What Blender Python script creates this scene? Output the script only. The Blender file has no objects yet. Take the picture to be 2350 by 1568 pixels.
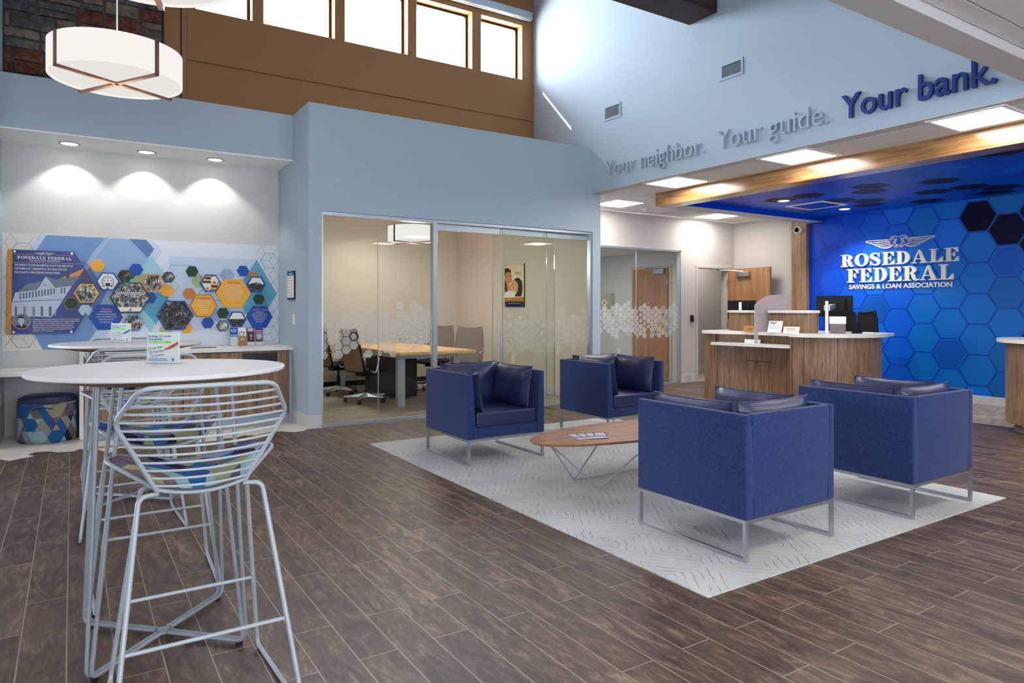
import bpy, bmesh, math, random
from mathutils import Vector, Matrix
PI = math.pi
random.seed(7)
SC = bpy.context.scene
COL = SC.collection

# ------------------------------------------------------------------ camera, sky, sun, exposure
cam_d = bpy.data.cameras.new('camera')
cam = bpy.data.objects.new('camera', cam_d)
COL.objects.link(cam)
cam.location = (0, 0, 1.30)
cam.rotation_euler = (PI / 2, 0, -math.radians(32.8035))
cam_d.sensor_width = 36
cam_d.lens = 36 * 1567 / 2350
cam_d.shift_y = -75 / 2350
cam_d.clip_start = 0.05
SC.camera = cam
SC.view_settings.view_transform = 'Standard'
SC.view_settings.look = 'None'
SC.view_settings.gamma = 1
SC.view_settings.exposure = 0.30
SC.view_settings.use_curve_mapping = False

world = bpy.data.worlds.new('sky')
SC.world = world
world.use_nodes = True
bg = world.node_tree.nodes['Background']
bg.inputs[0].default_value = (0.86, 0.92, 1.0, 1)
# the sky is brighter on the sun's side
_t = world.node_tree
_tc = _t.nodes.new('ShaderNodeTexCoord')
_sp = _t.nodes.new('ShaderNodeSeparateXYZ')
_t.links.new(_tc.outputs['Generated'], _sp.inputs[0])
_mr = _t.nodes.new('ShaderNodeMapRange')
_mr.inputs['From Min'].default_value = -0.15
_mr.inputs['From Max'].default_value = 0.35
_mr.inputs['To Min'].default_value = 9.0
_mr.inputs['To Max'].default_value = 42.0
_t.links.new(_sp.outputs[1], _mr.inputs['Value'])
_t.links.new(_mr.outputs[0], bg.inputs[1])

sun_d = bpy.data.lights.new('sun', 'SUN')
sun_d.energy = 14.0
sun_d.angle = math.radians(0.6)
sun_d.color = (1, 0.95, 0.88)
sun = bpy.data.objects.new('sun', sun_d)
COL.objects.link(sun)
sun.rotation_euler = Vector((0.78, -1, -1)).to_track_quat('-Z', 'Y').to_euler()
sun.location = (0, 12, 12)

TROFFER = 25.0
SHADE = 0.76

# ------------------------------------------------------------------ materials
def srgb(r, g, b):
    def f(c):
        c = c / 255
        return c / 12.92 if c <= 0.04045 else ((c + 0.055) / 1.055) ** 2.4
    return (f(r), f(g), f(b), 1)

class NT:
    def __init__(self, name):
        self.m = bpy.data.materials.new(name)
        self.m.use_nodes = True
        self.t = self.m.node_tree
        self.p = self.t.nodes['Principled BSDF']
        self.out = self.t.nodes['Material Output']
    def n(self, kind, **kw):
        nd = self.t.nodes.new('ShaderNode' + kind)
        for k, v in kw.items():
            if k.startswith('i_'):
                nd.inputs[int(k[2:])].default_value = v
            else:
                setattr(nd, k, v)
        return nd
    def l(self, a, b):
        self.t.links.new(a, b)
    def math(self, op, a, b=None, c=None):
        nd = self.n('Math', operation=op)
        for i, v in enumerate((a, b, c)):
            if v is None:
                continue
            if isinstance(v, (int, float)):
                nd.inputs[i].default_value = v
            else:
                self.l(v, nd.inputs[i])
        return nd.outputs[0]
    def mix(self, fac, a, b):
        nd = self.n('Mix', data_type='RGBA')
        for s, v in ((0, fac), (6, a), (7, b)):
            if isinstance(v, (int, float, tuple)):
                nd.inputs[s].default_value = v
            else:
                self.l(v, nd.inputs[s])
        return nd.outputs[2]
    def ramp(self, fac, stops, const=False):
        nd = self.n('ValToRGB')
        el = nd.color_ramp.elements
        while len(el) < len(stops):
            el.new(0.5)
        for e, (p, c) in zip(el, stops):
            e.position = p
            e.color = c
        if const:
            nd.color_ramp.interpolation = 'CONSTANT'
        self.l(fac, nd.inputs[0])
        return nd.outputs[0]
    def coord(self, scale=(1, 1, 1), rot=(0, 0, 0)):
        tc = self.n('TexCoord')
        mp = self.n('Mapping')
        mp.inputs['Scale'].default_value = scale
        mp.inputs['Rotation'].default_value = rot
        self.l(tc.outputs['Object'], mp.inputs[0])
        return mp.outputs[0]
    def noise(self, vec, scale, detail=2, rough=0.5, dist=0):
        nd = self.n('TexNoise')
        nd.inputs['Scale'].default_value = scale
        nd.inputs['Detail'].default_value = detail
        nd.inputs['Roughness'].default_value = rough
        nd.inputs['Distortion'].default_value = dist
        self.l(vec, nd.inputs['Vector'])
        return nd.outputs['Fac']
    def bump(self, h, strength=0.1, dist=0.01):
        b = self.n('Bump')
        b.inputs['Strength'].default_value = strength
        b.inputs['Distance'].default_value = dist
        self.l(h, b.inputs['Height'])
        self.l(b.outputs[0], self.p.inputs['Normal'])
    def base(self, v):
        if isinstance(v, tuple):
            self.p.inputs['Base Color'].default_value = v
        else:
            self.l(v, self.p.inputs['Base Color'])
    def set(self, rough=0.5, metal=0.0, spec=0.5):
        self.p.inputs['Roughness'].default_value = rough
        self.p.inputs['Metallic'].default_value = metal
        self.p.inputs['Specular IOR Level'].default_value = spec

def paint(name, c, rough=0.7, metal=0.0, spec=0.3, var=0.03, scale=30, bump=0.0):
    k = NT(name)
    k.set(rough, metal, spec)
    v = k.coord()
    f = k.noise(v, scale, 3)
    d = tuple(x * (1 - var * 2) for x in c[:3]) + (1,)
    k.base(k.mix(f, d, c))
    if bump:
        k.bump(f, bump, 0.005)
    return k.m

def woodmat(name, c1, c2, c3, axis=2, rough=0.45, scale=1.0, spec=0.4):
    k = NT(name)
    k.set(rough, 0, spec)
    s = [14 * scale] * 3
    s[axis] = 0.9 * scale
    v = k.coord(tuple(s))
    n1 = k.noise(v, 1.6, 4, 0.55, 0.7)
    s2 = [60 * scale] * 3
    s2[axis] = 2.2 * scale
    n2 = k.noise(k.coord(tuple(s2)), 1.5, 3, 0.6)
    f = k.math('ADD', k.math('MULTIPLY', n1, 0.68), k.math('MULTIPLY', n2, 0.32))
    k.base(k.ramp(f, [(0.34, c1), (0.5, c2), (0.66, c3)]))
    k.bump(n2, 0.04, 0.002)
    return k.m

def emis(name, c, s):
    k = NT(name)
    e = k.n('Emission')
    e.inputs[0].default_value = c
    e.inputs[1].default_value = s
    k.l(e.outputs[0], k.out.inputs[0])
    return k.m

def glassmat(name, tint, refl=0.06, rough=0.0):
    k = NT(name)
    t = k.n('BsdfTransparent')
    t.inputs[0].default_value = tint
    g = k.n('BsdfGlossy')
    g.inputs['Roughness'].default_value = rough
    fr = k.n('LayerWeight')
    fr.inputs[0].default_value = 0.25
    f = k.math('ADD', k.math('MULTIPLY', fr.outputs['Fresnel'], 0.22), refl * 0.4)
    mx = k.n('MixShader')
    k.l(f, mx.inputs[0])
    k.l(t.outputs[0], mx.inputs[1])
    k.l(g.outputs[0], mx.inputs[2])
    k.l(mx.outputs[0], k.out.inputs[0])
    return k.m

def filmmat(name, c, fac):
    k = NT(name)
    t = k.n('BsdfTransparent')
    d = k.n('BsdfDiffuse')
    d.inputs[0].default_value = c
    tr = k.n('BsdfTranslucent')
    tr.inputs[0].default_value = c
    m0 = k.n('MixShader')
    m0.inputs[0].default_value = 0.35
    k.l(d.outputs[0], m0.inputs[1])
    k.l(tr.outputs[0], m0.inputs[2])
    mx = k.n('MixShader')
    mx.inputs[0].default_value = fac
    k.l(t.outputs[0], mx.inputs[1])
    k.l(m0.outputs[0], mx.inputs[2])
    k.l(mx.outputs[0], k.out.inputs[0])
    return k.m

M = {}
M['hall'] = paint('hall_paint', srgb(172, 189, 201), 0.75)
M['hallside'] = M['hall']
M['niche'] = paint('niche_paint', srgb(205, 208, 206), 0.8)
M['greige'] = paint('greige_paint', srgb(198, 192, 186), 0.8)
M['conf'] = paint('room_paint', srgb(214, 205, 194), 0.8)
M['white'] = paint('white_paint', srgb(246, 245, 242), 0.6)
M['ceil'] = paint('ceiling_tile', srgb(234, 231, 229), 0.9, var=0.05, scale=220, bump=0.12)
M['gyp'] = paint('gypsum', srgb(205, 203, 204), 0.85)
M['base'] = paint('base_paint', srgb(205, 203, 203), 0.5)
M['brown'] = paint('tan_paint', srgb(146, 108, 70), 0.8)
M['oak'] = woodmat('oak_frame', srgb(150, 100, 50), srgb(196, 140, 78), srgb(214, 165, 100), 2, 0.5)
M['bronze'] = paint('dark_bronze', srgb(42, 30, 26), 0.4, 0.3)
M['beam'] = woodmat('dark_beam', srgb(40, 22, 18), srgb(62, 38, 32), srgb(80, 52, 44), 0, 0.6)
M['ringgrey'] = paint('grey_trim_ring', srgb(120, 118, 114), 0.5)
M['alu'] = paint('aluminium', srgb(190, 200, 208), 0.35, 0.75)
M['steel'] = paint('brushed_steel', srgb(176, 182, 190), 0.32, 0.85)
M['chrome'] = paint('chrome', srgb(215, 220, 225), 0.15, 1.0)
M['greywire'] = paint('grey_powder_coat', srgb(158, 166, 173), 0.4, 0.1, 0.5)
M['greywire_dark'] = paint('grey_powder_coat_table', srgb(136, 144, 151), 0.4, 0.1, 0.5)
M['quartz'] = paint('white_quartz', srgb(232, 228, 224), 0.25, 0, 0.5, 0.03, 160)
M['laminate'] = paint('white_laminate', srgb(222, 221, 224), 0.3, 0, 0.5)
M['tabwood'] = woodmat('tan_edge', srgb(132, 98, 60), srgb(158, 120, 76), srgb(172, 134, 90), 0, 0.5)
M['cab'] = woodmat('walnut_laminate', srgb(86, 62, 44), srgb(132, 100, 74), srgb(165, 132, 100), 2, 0.45)
M['countwood'] = woodmat('oak_laminate', srgb(92, 70, 53), srgb(130, 103, 80), srgb(158, 131, 106), 2, 0.4, 1.9)
M['trimwood'] = woodmat('oak_trim', srgb(104, 72, 42), srgb(146, 108, 68), srgb(174, 136, 92), 1, 0.2, 1.0, 0.6)
M['postwood'] = woodmat('oak_post', srgb(110, 82, 58), srgb(148, 116, 86), srgb(170, 138, 106), 2, 0.4)
M['doorwood'] = woodmat('door_veneer', srgb(140, 98, 66), srgb(164, 120, 84), srgb(182, 138, 102), 2, 0.4)
M['cofwood'] = woodmat('walnut_veneer', srgb(118, 76, 52), srgb(150, 102, 74), srgb(172, 124, 94), 0, 0.35, 1.2)
M['maple'] = woodmat('maple_top', srgb(196, 152, 96), srgb(220, 180, 126), srgb(232, 198, 148), 1, 0.4)
M['leather'] = paint('navy_leather', srgb(34, 44, 82), 0.36, 0, 0.5, 0.1, 40, 0.05)
M['black'] = paint('black_plastic', srgb(22, 22, 24), 0.45)
M['blackmesh'] = paint('black_fabric', srgb(26, 25, 28), 0.8)
M['meshback'] = paint('tan_mesh', srgb(140, 112, 84), 0.7, var=0.2, scale=300)
M['greyback'] = paint('grey_fabric', srgb(126, 118, 112), 0.8)
M['screen'] = paint('dark_screen', srgb(14, 15, 18), 0.2)
M['navy'] = paint('navy_print', srgb(4, 8, 58), 0.35)
M['royal'] = paint('royal_print', srgb(0, 72, 166), 0.45)
M['mustard'] = paint('mustard_print', srgb(242, 174, 52), 0.5)
M['amber'] = paint('amber_print', srgb(190, 122, 54), 0.5)
M['orange'] = paint('orange_print', srgb(234, 140, 84), 0.5)
M['green'] = paint('green_print', srgb(24, 66, 48), 0.5)
M['gold'] = paint('gold_edge', srgb(186, 128, 48), 0.4, 0.2)
M['paper'] = paint('paper', srgb(238, 237, 234), 0.6)
M['ink'] = paint('ink', srgb(40, 44, 70), 0.6)
M['inkgrey'] = paint('grey_ink', srgb(140, 145, 160), 0.6)
M['lime'] = paint('lime_print', srgb(118, 188, 60), 0.6)
M['redp'] = paint('red_print', srgb(190, 62, 52), 0.5)
M['bluep'] = paint('blue_marker', srgb(30, 92, 150), 0.5)
M['purple'] = paint('purple_print', srgb(86, 50, 110), 0.5)
M['letterw'] = paint('white_letter', srgb(222, 219, 214), 0.45)
M['letterl'] = paint('wall_colour_letter', srgb(172, 188, 200), 0.5)
M['letterb'] = paint('blue_letter', srgb(24, 52, 128), 0.4)
M['lettern'] = paint('navy_letter', srgb(10, 24, 92), 0.4)
M['acryl'] = filmmat('frosted_acrylic', (0.60, 0.54, 0.58, 1), 0.72)
M['clear'] = glassmat('clear_acrylic', (0.95, 0.97, 0.97, 1), 0.08)
M['glass'] = glassmat('clear_glass', (0.94, 0.968, 0.95, 1), 0.02)
M['seal'] = paint('glass_edge', srgb(150, 168, 160), 0.3, 0, 0.5)
M['winglass'] = glassmat('window_glass', (0.97, 0.98, 1.0, 1), 0.04)
M['film'] = filmmat('frosted_film', (0.74, 0.77, 0.76, 1), 0.55)
M['filmlight'] = filmmat('faint_film', (0.78, 0.82, 0.80, 1), 0.20)
M['tileinlay'] = paint('white_tile', srgb(232, 226, 216), 0.35, 0, 0.5)
M['eave'] = paint('eave_paint', srgb(230, 230, 232), 0.8)
M['lightpanel'] = emis('light_panel', (1, 0.96, 0.90, 1), TROFFER)
M['lightdisc'] = emis('light_disc', (1, 0.96, 0.9, 1), 9)
M['shade'] = emis('lit_shade', (1, 0.97, 0.92, 1), SHADE)
M['shadein'] = emis('lit_diffuser', (1, 0.965, 0.91, 1), SHADE * 0.86)
M['strap'] = woodmat('bronze_strap', srgb(70, 44, 34), srgb(98, 66, 50), srgb(120, 84, 64), 0, 0.4)
M['beige'] = paint('beige_metal', srgb(186, 176, 156), 0.5)
M['skin'] = paint('skin_print', srgb(205, 140, 104), 0.6)
M['skin2'] = paint('skin_print_light', srgb(222, 164, 126), 0.6)
M['hairp'] = paint('hair_print', srgb(58, 40, 34), 0.6)
M['poster'] = paint('poster_cream', srgb(232, 214, 180), 0.6)

def mat_fabric():
    k = NT('blue_upholstery')
    k.set(0.9, 0, 0.15)
    n1 = k.noise(k.coord(), 420, 2)
    n2 = k.noise(k.coord(), 60, 2)
    f = k.math('ADD', k.math('MULTIPLY', n1, 0.8), k.math('MULTIPLY', n2, 0.2))
    k.base(k.ramp(f, [(0.35, srgb(18, 34, 74)), (0.5, srgb(31, 49, 96)), (0.68, srgb(62, 77, 128))]))
    k.bump(n1, 0.15, 0.003)
    k.p.inputs['Sheen Weight'].default_value = 0.15
    return k.m
M['fabric'] = mat_fabric()

def mat_floor():
    k = NT('wood_look_tile')
    k.set(0.42, 0, 0.4)
    tc = k.n('TexCoord')
    sep = k.n('SeparateXYZ')
    k.l(tc.outputs['Object'], sep.inputs[0])
    cmb = k.n('CombineXYZ')
    k.l(sep.outputs[1], cmb.inputs[0])
    k.l(k.math('ADD', sep.outputs[0], 0.017), cmb.inputs[1])
    br = k.n('TexBrick')
    br.offset = 0.36
    br.inputs['Color1'].default_value = (0, 0, 0, 1)
    br.inputs['Color2'].default_value = (1, 1, 1, 1)
    br.inputs['Scale'].default_value = 1
    br.inputs['Mortar Size'].default_value = 0.0026
    br.inputs['Mortar Smooth'].default_value = 0.1
    br.inputs['Brick Width'].default_value = 0.92
    br.inputs['Row Height'].default_value = 0.152
    k.l(cmb.outputs[0], br.inputs['Vector'])
    rnd = k.n('SeparateColor')
    k.l(br.outputs['Color'], rnd.inputs[0])
    r = rnd.outputs[0]
    mp = k.n('Mapping')
    mp.inputs['Scale'].default_value = (2.4, 8.5, 1)
    k.l(cmb.outputs[0], mp.inputs[0])
    off = k.n('VectorMath', operation='ADD')
    k.l(mp.outputs[0], off.inputs[0])
    cb2 = k.n('CombineXYZ')
    k.l(k.math('MULTIPLY', r, 37.0), cb2.inputs[2])
    k.l(cb2.outputs[0], off.inputs[1])
    n1 = k.noise(off.outputs[0], 1.7, 7, 0.68, 1.2)
    mp2 = k.n('Mapping')
    mp2.inputs['Scale'].default_value = (11, 120, 1)
    k.l(cmb.outputs[0], mp2.inputs[0])
    n2 = k.noise(mp2.outputs[0], 1.6, 3, 0.6, 0.4)
    n3 = k.noise(off.outputs[0], 0.55, 2, 0.5, 0.3)
    f = k.math('ADD', k.math('ADD', k.math('MULTIPLY', n1, 0.58), k.math('MULTIPLY', n2, 0.27)), k.math('MULTIPLY', n3, 0.15))
    f = k.math('ADD', f, k.math('MULTIPLY', k.math('SUBTRACT', r, 0.5), 0.055))
    c = k.ramp(f, [(0.33, srgb(36, 27, 22)), (0.43, srgb(66, 51, 41)), (0.53, srgb(92, 74, 60)), (0.66, srgb(144, 122, 98))])
    mort = k.mix(br.outputs['Fac'], c, srgb(146, 132, 118))
    k.base(mort)
    k.l(k.math('ADD', k.math('MULTIPLY', n2, 0.2), 0.36), k.p.inputs['Roughness'])
    inv = k.math('SUBTRACT', 1.0, br.outputs['Fac'])
    k.bump(k.math('ADD', inv, k.math('MULTIPLY', n2, 0.15)), 0.25, 0.003)
    return k.m
M['floor'] = mat_floor()

def mat_rug():
    k = NT('grey_carpet_tile')
    k.set(0.95, 0, 0.1)
    v = k.coord()
    ck = k.n('TexChecker')
    ck.inputs['Scale'].default_value = 3.6
    k.l(k.coord((1, 1, 0), (0, 0, 0.18)), ck.inputs[0])
    def lines(rot, sc):
        w = k.n('TexWave', wave_type='BANDS', bands_direction='X')
        w.inputs['Scale'].default_value = sc
        w.inputs['Distortion'].default_value = 3.0
        w.inputs['Detail'].default_value = 2.0
        w.inputs['Detail Scale'].default_value = 1.6
        k.l(k.coord((1, 1, 1), (0, 0, rot)), w.inputs['Vector'])
        return w.outputs['Fac']
    a = lines(0.62, 7)
    b = lines(-0.75, 7)
    wv = k.mix(ck.outputs['Fac'], a, b)
    thin = k.ramp(wv, [(0.0, (1, 1, 1, 1)), (0.05, (0, 0, 0, 1))])
    brk = k.ramp(k.noise(v, 9, 3), [(0.40, (0, 0, 0, 1)), (0.56, (1, 1, 1, 1))])
    ln = k.math('MULTIPLY', k.math('MULTIPLY', thin, brk), 0.62)
    n = k.noise(v, 330, 2)
    n2 = k.noise(v, 3, 2)
    pile = k.ramp(k.math('ADD', k.math('MULTIPLY', n, 0.75), k.math('MULTIPLY', n2, 0.25)), [(0.3, srgb(160, 163, 163)), (0.7, srgb(220, 221, 219))])
    k.base(k.mix(ln, pile, srgb(84, 88, 94)))
    k.bump(k.math('SUBTRACT', n, ln), 0.5, 0.006)
    return k.m
M['rug'] = mat_rug()

def mat_carpet(name, c1, c2, c3):
    k = NT(name)
    k.set(0.95, 0, 0.1)
    n1 = k.noise(k.coord((2.5, 40, 1), (0, 0, 0.5)), 1.5, 3, 0.6, 0.5)
    n2 = k.noise(k.coord(), 300, 2)
    f = k.math('ADD', k.math('MULTIPLY', n1, 0.7), k.math('MULTIPLY', n2, 0.3))
    k.base(k.ramp(f, [(0.38, c1), (0.5, c2), (0.62, c3)]))
    k.bump(n2, 0.3, 0.004)
    return k.m
M['carpet'] = mat_carpet('streaked_carpet', srgb(118, 108, 98), srgb(160, 150, 138), srgb(190, 180, 168))

def mat_geo(name, scale, dark=1.0, rough=0.85):
    """tumbling-block textile: triangle cells in a handful of colours"""
    k = NT(name)
    k.set(rough, 0, 0.2)
    tc = k.n('TexCoord')
    sep = k.n('SeparateXYZ')
    uv = k.n('UVMap')
    k.l(uv.outputs[0], sep.inputs[0])
    x = k.math('MULTIPLY', sep.outputs[0], scale)
    y = k.math('MULTIPLY', sep.outputs[1], scale)
    yr = k.math('MULTIPLY', y, 1.1547)
    hx = k.math('MULTIPLY', y, 0.57735)
    a = k.math('FLOOR', yr)
    b = k.math('FLOOR', k.math('ADD', x, hx))
    c = k.math('FLOOR', k.math('SUBTRACT', x, hx))
    a2 = k.math('FLOOR', k.math('MULTIPLY', a, 0.5))
    cm = k.n('CombineXYZ')
    k.l(a2, cm.inputs[0])
    k.l(b, cm.inputs[1])
    k.l(k.math('FLOOR', k.math('MULTIPLY', c, 0.5)), cm.inputs[2])
    wn = k.n('TexWhiteNoise', noise_dimensions='3D')
    k.l(cm.outputs[0], wn.inputs['Vector'])
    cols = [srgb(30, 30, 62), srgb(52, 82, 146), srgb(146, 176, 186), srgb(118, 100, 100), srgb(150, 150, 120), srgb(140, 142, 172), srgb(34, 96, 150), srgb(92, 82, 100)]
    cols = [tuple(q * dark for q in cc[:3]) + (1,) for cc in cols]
    k.base(k.ramp(wn.outputs['Value'], [(i / 8, cc) for i, cc in enumerate(cols)], True))
    n = k.noise(k.coord(), 500, 1)
    k.bump(n, 0.2, 0.002)
    return k.m
M['geo'] = mat_geo('geometric_textile_shaded', 14, 0.8)  # colours darkened to paint in the shade under the low desk
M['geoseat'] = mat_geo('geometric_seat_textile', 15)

def mat_photo(name, sc, th, sky, tint=(1, 1, 1)):
    k = NT(name)
    k.set(0.5, 0, 0.3)
    n = k.noise(k.coord((1, 1, 0.7)), sc, 6, 0.7, 0.3)
    c = [tuple(q * t for q, t in zip(s[:3], tint)) + (1,) for s in (srgb(18, 18, 20), srgb(70, 70, 72), srgb(170, 170, 168), sky)]
    k.base(k.ramp(n, [(th - 0.14, c[0]), (th - 0.01, c[1]), (th + 0.09, c[2]), (th + 0.17, c[3])]))
    return k.m
M['photo1'] = mat_photo('monochrome_print', 34, 0.48, srgb(226, 226, 222))
M['photo2'] = mat_photo('dark_monochrome_print', 26, 0.56, srgb(190, 190, 188))
M['photo3'] = mat_photo('pale_monochrome_print', 30, 0.40, srgb(238, 238, 236))
M['photosepia'] = mat_photo('tinted_print', 28, 0.46, srgb(236, 232, 206), (1, 0.98, 0.86))
M['letterphoto'] = paint('aged_letter_print', srgb(186, 212, 222), 0.6, var=0.15, scale=90)

def mat_stone(name, c1, c2, c3):
    k = NT(name)
    k.set(0.9, 0, 0.3)
    n = k.noise(k.coord(), 14, 6, 0.7)
    n2 = k.noise(k.coord(), 2.2, 2)
    k.base(k.ramp(k.math('ADD', k.math('MULTIPLY', n, 0.7), k.math('MULTIPLY', n2, 0.3)), [(0.35, c1), (0.5, c2), (0.66, c3)]))
    k.bump(n, 0.8, 0.02)
    return k.m
M['stone_a'] = mat_stone('grey_fieldstone', srgb(52, 52, 54), srgb(88, 88, 88), srgb(122, 120, 116))
M['stone_b'] = mat_stone('rust_fieldstone', srgb(56, 30, 22), srgb(98, 58, 42), srgb(132, 92, 70))
M['stone_c'] = mat_stone('tan_fieldstone', srgb(74, 64, 52), srgb(116, 104, 88), srgb(150, 138, 120))
M['mortar'] = paint('mortar', srgb(96, 92, 88), 0.95, var=0.2, scale=60)

# ------------------------------------------------------------------ geometry helpers
class Fr:
    """plane frame: o origin, u right, v up, n towards the viewer"""
    def __init__(self, o, u=(1, 0, 0), v=(0, 0, 1)):
        self.o, self.u, self.v = Vector(o), Vector(u).normalized(), Vector(v).normalized()
        self.n = self.u.cross(self.v)
    def p(self, a, b, c=0.0):
        return self.o + self.u * a + self.v * b + self.n * c

def FY(y, x=0.0, z=0.0):      # wall facing -Y
    return Fr((x, y, z), (1, 0, 0), (0, 0, 1))
def FX(x, y=0.0, z=0.0):      # wall facing -X; u runs towards -Y
    return Fr((x, y, z), (0, -1, 0), (0, 0, 1))
def FZ(z, x=0.0, y=0.0):      # facing up
    return Fr((x, y, z), (1, 0, 0), (0, 1, 0))
def FD(z, x=0.0, y=0.0):      # ceiling, facing down
    return Fr((x, y, z), (1, 0, 0), (0, -1, 0))

_glyph = {}
def text_mesh(s, weight=0.0):
    key = (s, weight)
    if key in _glyph:
        return _glyph[key]
    cu = bpy.data.curves.new('t', 'FONT')
    cu.body = s
    cu.size = 1
    cu.offset = weight
    cu.resolution_u = 3
    cu.fill_mode = 'FRONT'
    ob = bpy.data.objects.new('t', cu)
    COL.objects.link(ob)
    bpy.context.view_layer.update()
    dg = bpy.context.evaluated_depsgraph_get()
    me = bpy.data.meshes.new_from_object(ob.evaluated_get(dg))
    vs = [v.co.copy() for v in me.vertices]
    fs = [tuple(p.vertices) for p in me.polygons]
    bpy.data.objects.remove(ob)
    bpy.data.curves.remove(cu)
    bpy.data.meshes.remove(me)
    _glyph[key] = (vs, fs)
    return _glyph[key]
CAP = max(v.y for v in text_mesh('H')[0])

def fillet(pts, r, n=5, closed=False):
    pts = [Vector(p) for p in pts]
    out = []
    N = len(pts)
    for i, p in enumerate(pts):
        if not closed and i in (0, N - 1):
            out.append(p)
            continue
        a, b = pts[(i - 1) % N], pts[(i + 1) % N]
        d1, d2 = (a - p), (b - p)
        q = min(r, d1.length * 0.45, d2.length * 0.45)
        s, e = p + d1.normalized() * q, p + d2.normalized() * q
        for j in range(n + 1):
            t = j / n
            out.append(s * (1 - t) ** 2 + p * 2 * t * (1 - t) + e * t * t)
    return out

class B:
    def __init__(self):
        self.bm = bmesh.new()
        self.uv = None
    def box(self, x0, x1, y0, y1, z0, z1, mi=0, bev=0.0, seg=2):
        vs = [self.bm.verts.new(p) for p in ((x0, y0, z0), (x1, y0, z0), (x1, y1, z0), (x0, y1, z0), (x0, y0, z1), (x1, y0, z1), (x1, y1, z1), (x0, y1, z1))]
        fs = [self.bm.faces.new([vs[i] for i in q]) for q in ((3, 2, 1, 0), (4, 5, 6, 7), (0, 1, 5, 4), (1, 2, 6, 5), (2, 3, 7, 6), (3, 0, 4, 7))]
        for f in fs:
            f.material_index = mi
        if bev:
            self._bev(fs, bev, seg)
        return self
    def _bev(self, fs, bev, seg):
        es = list({e for f in fs for e in f.edges})
        bmesh.ops.bevel(self.bm, geom=es, offset=bev, segments=seg, affect='EDGES', profile=0.6)
    def hexa(self, pts8, mi=0, bev=0.0, seg=2):
        vs = [self.bm.verts.new(p) for p in pts8]
        fs = [self.bm.faces.new([vs[i] for i in q]) for q in ((3, 2, 1, 0), (4, 5, 6, 7), (0, 1, 5, 4), (1, 2, 6, 5), (2, 3, 7, 6), (3, 0, 4, 7))]
        for f in fs:
            f.material_index = mi
        if bev:
            self._bev(fs, bev, seg)
        return self
    def poly(self, pts, mi=0):
        f = self.bm.faces.new([self.bm.verts.new(p) for p in pts])
        f.material_index = mi
        return self
    def flat(self, fr, pts2, d=0.0, mi=0):
        return self.poly([fr.p(a, b, d) for a, b in pts2], mi)
    def prism(self, fr, pts2, d0, d1, mi=0, mside=None):
        n = len(pts2)
        area = sum(pts2[i][0] * pts2[(i + 1) % n][1] - pts2[(i + 1) % n][0] * pts2[i][1] for i in range(n))
        if area < 0:
            pts2 = list(reversed(pts2))
        a = [self.bm.verts.new(fr.p(x, y, d0)) for x, y in pts2]
        b = [self.bm.verts.new(fr.p(x, y, d1)) for x, y in pts2]
        fs = [self.bm.faces.new(list(reversed(a))), self.bm.faces.new(b)]
        for i in range(n):
            j = (i + 1) % n
            f = self.bm.faces.new([a[i], a[j], b[j], b[i]])
            f.material_index = mi if mside is None else mside
        for f in fs:
            f.material_index = mi
        return self
    def ring(self, fr, outer, inner, d0, d1, mi=0):
        """frame between two outlines with equal vertex count"""
        n = len(outer)
        A = [[self.bm.verts.new(fr.p(x, y, d)) for x, y in o] for d in (d0, d1) for o in (outer, inner)]
        o0, i0, o1, i1 = A
        for i in range(n):
            j = (i + 1) % n
            for q in ((o1[i], o1[j], i1[j], i1[i]), (o0[j], o0[i], i0[i], i0[j]), (o0[i], o0[j], o1[j], o1[i]), (i0[j], i0[i], i1[i], i1[j])):
                f = self.bm.faces.new(q)
                f.material_index = mi
        return self
    def tube(self, pts, r, n=8, closed=False, mi=0, flat=1.0):
        pts = [Vector(p) for p in pts]
        N = len(pts)
        up = None
        rings = []
        for i in range(N):
            if closed:
                t = (pts[(i + 1) % N] - pts[i - 1]).normalized()
            else:
                t = (pts[min(i + 1, N - 1)] - pts[max(i - 1, 0)]).normalized()
            if up is None:
                up = Vector((0, 0, 1)) if abs(t.z) < 0.9 else Vector((0, 1, 0))
            s = t.cross(up)
            if s.length < 1e-5:
                s = t.cross(Vector((1, 0, 0)))
            s.normalize()
            up = s.cross(t).normalized()
            rings.append([self.bm.verts.new(pts[i] + (s * math.cos(a) + up * math.sin(a) * flat) * r) for a in (2 * PI * k / n for k in range(n))])
        for i in range(N if closed else N - 1):
            A, Bq = rings[i], rings[(i + 1) % N]
            for k in range(n):
                f = self.bm.faces.new([A[k], A[(k + 1) % n], Bq[(k + 1) % n], Bq[k]])
                f.material_index = mi
        if not closed:
            for f in (self.bm.faces.new(list(reversed(rings[0]))), self.bm.faces.new(rings[-1])):
                f.material_index = mi
        return self
    def cyl(self, c0, c1, r0, r1=None, n=24, mi=0):
        c0, c1 = Vector(c0), Vector(c1)
        r1 = r0 if r1 is None else r1
        t = (c1 - c0).normalized()
        s = t.orthogonal().normalized()
        w = t.cross(s)
        A = [self.bm.verts.new(c0 + (s * math.cos(a) + w * math.sin(a)) * r0) for a in (2 * PI * k / n for k in range(n))]
        Bq = [self.bm.verts.new(c1 + (s * math.cos(a) + w * math.sin(a)) * r1) for a in (2 * PI * k / n for k in range(n))]
        for k in range(n):
            self.bm.faces.new([A[k], A[(k + 1) % n], Bq[(k + 1) % n], Bq[k]]).material_index = mi
        self.bm.faces.new(list(reversed(A))).material_index = mi
        self.bm.faces.new(Bq).material_index = mi
        return self
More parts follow.
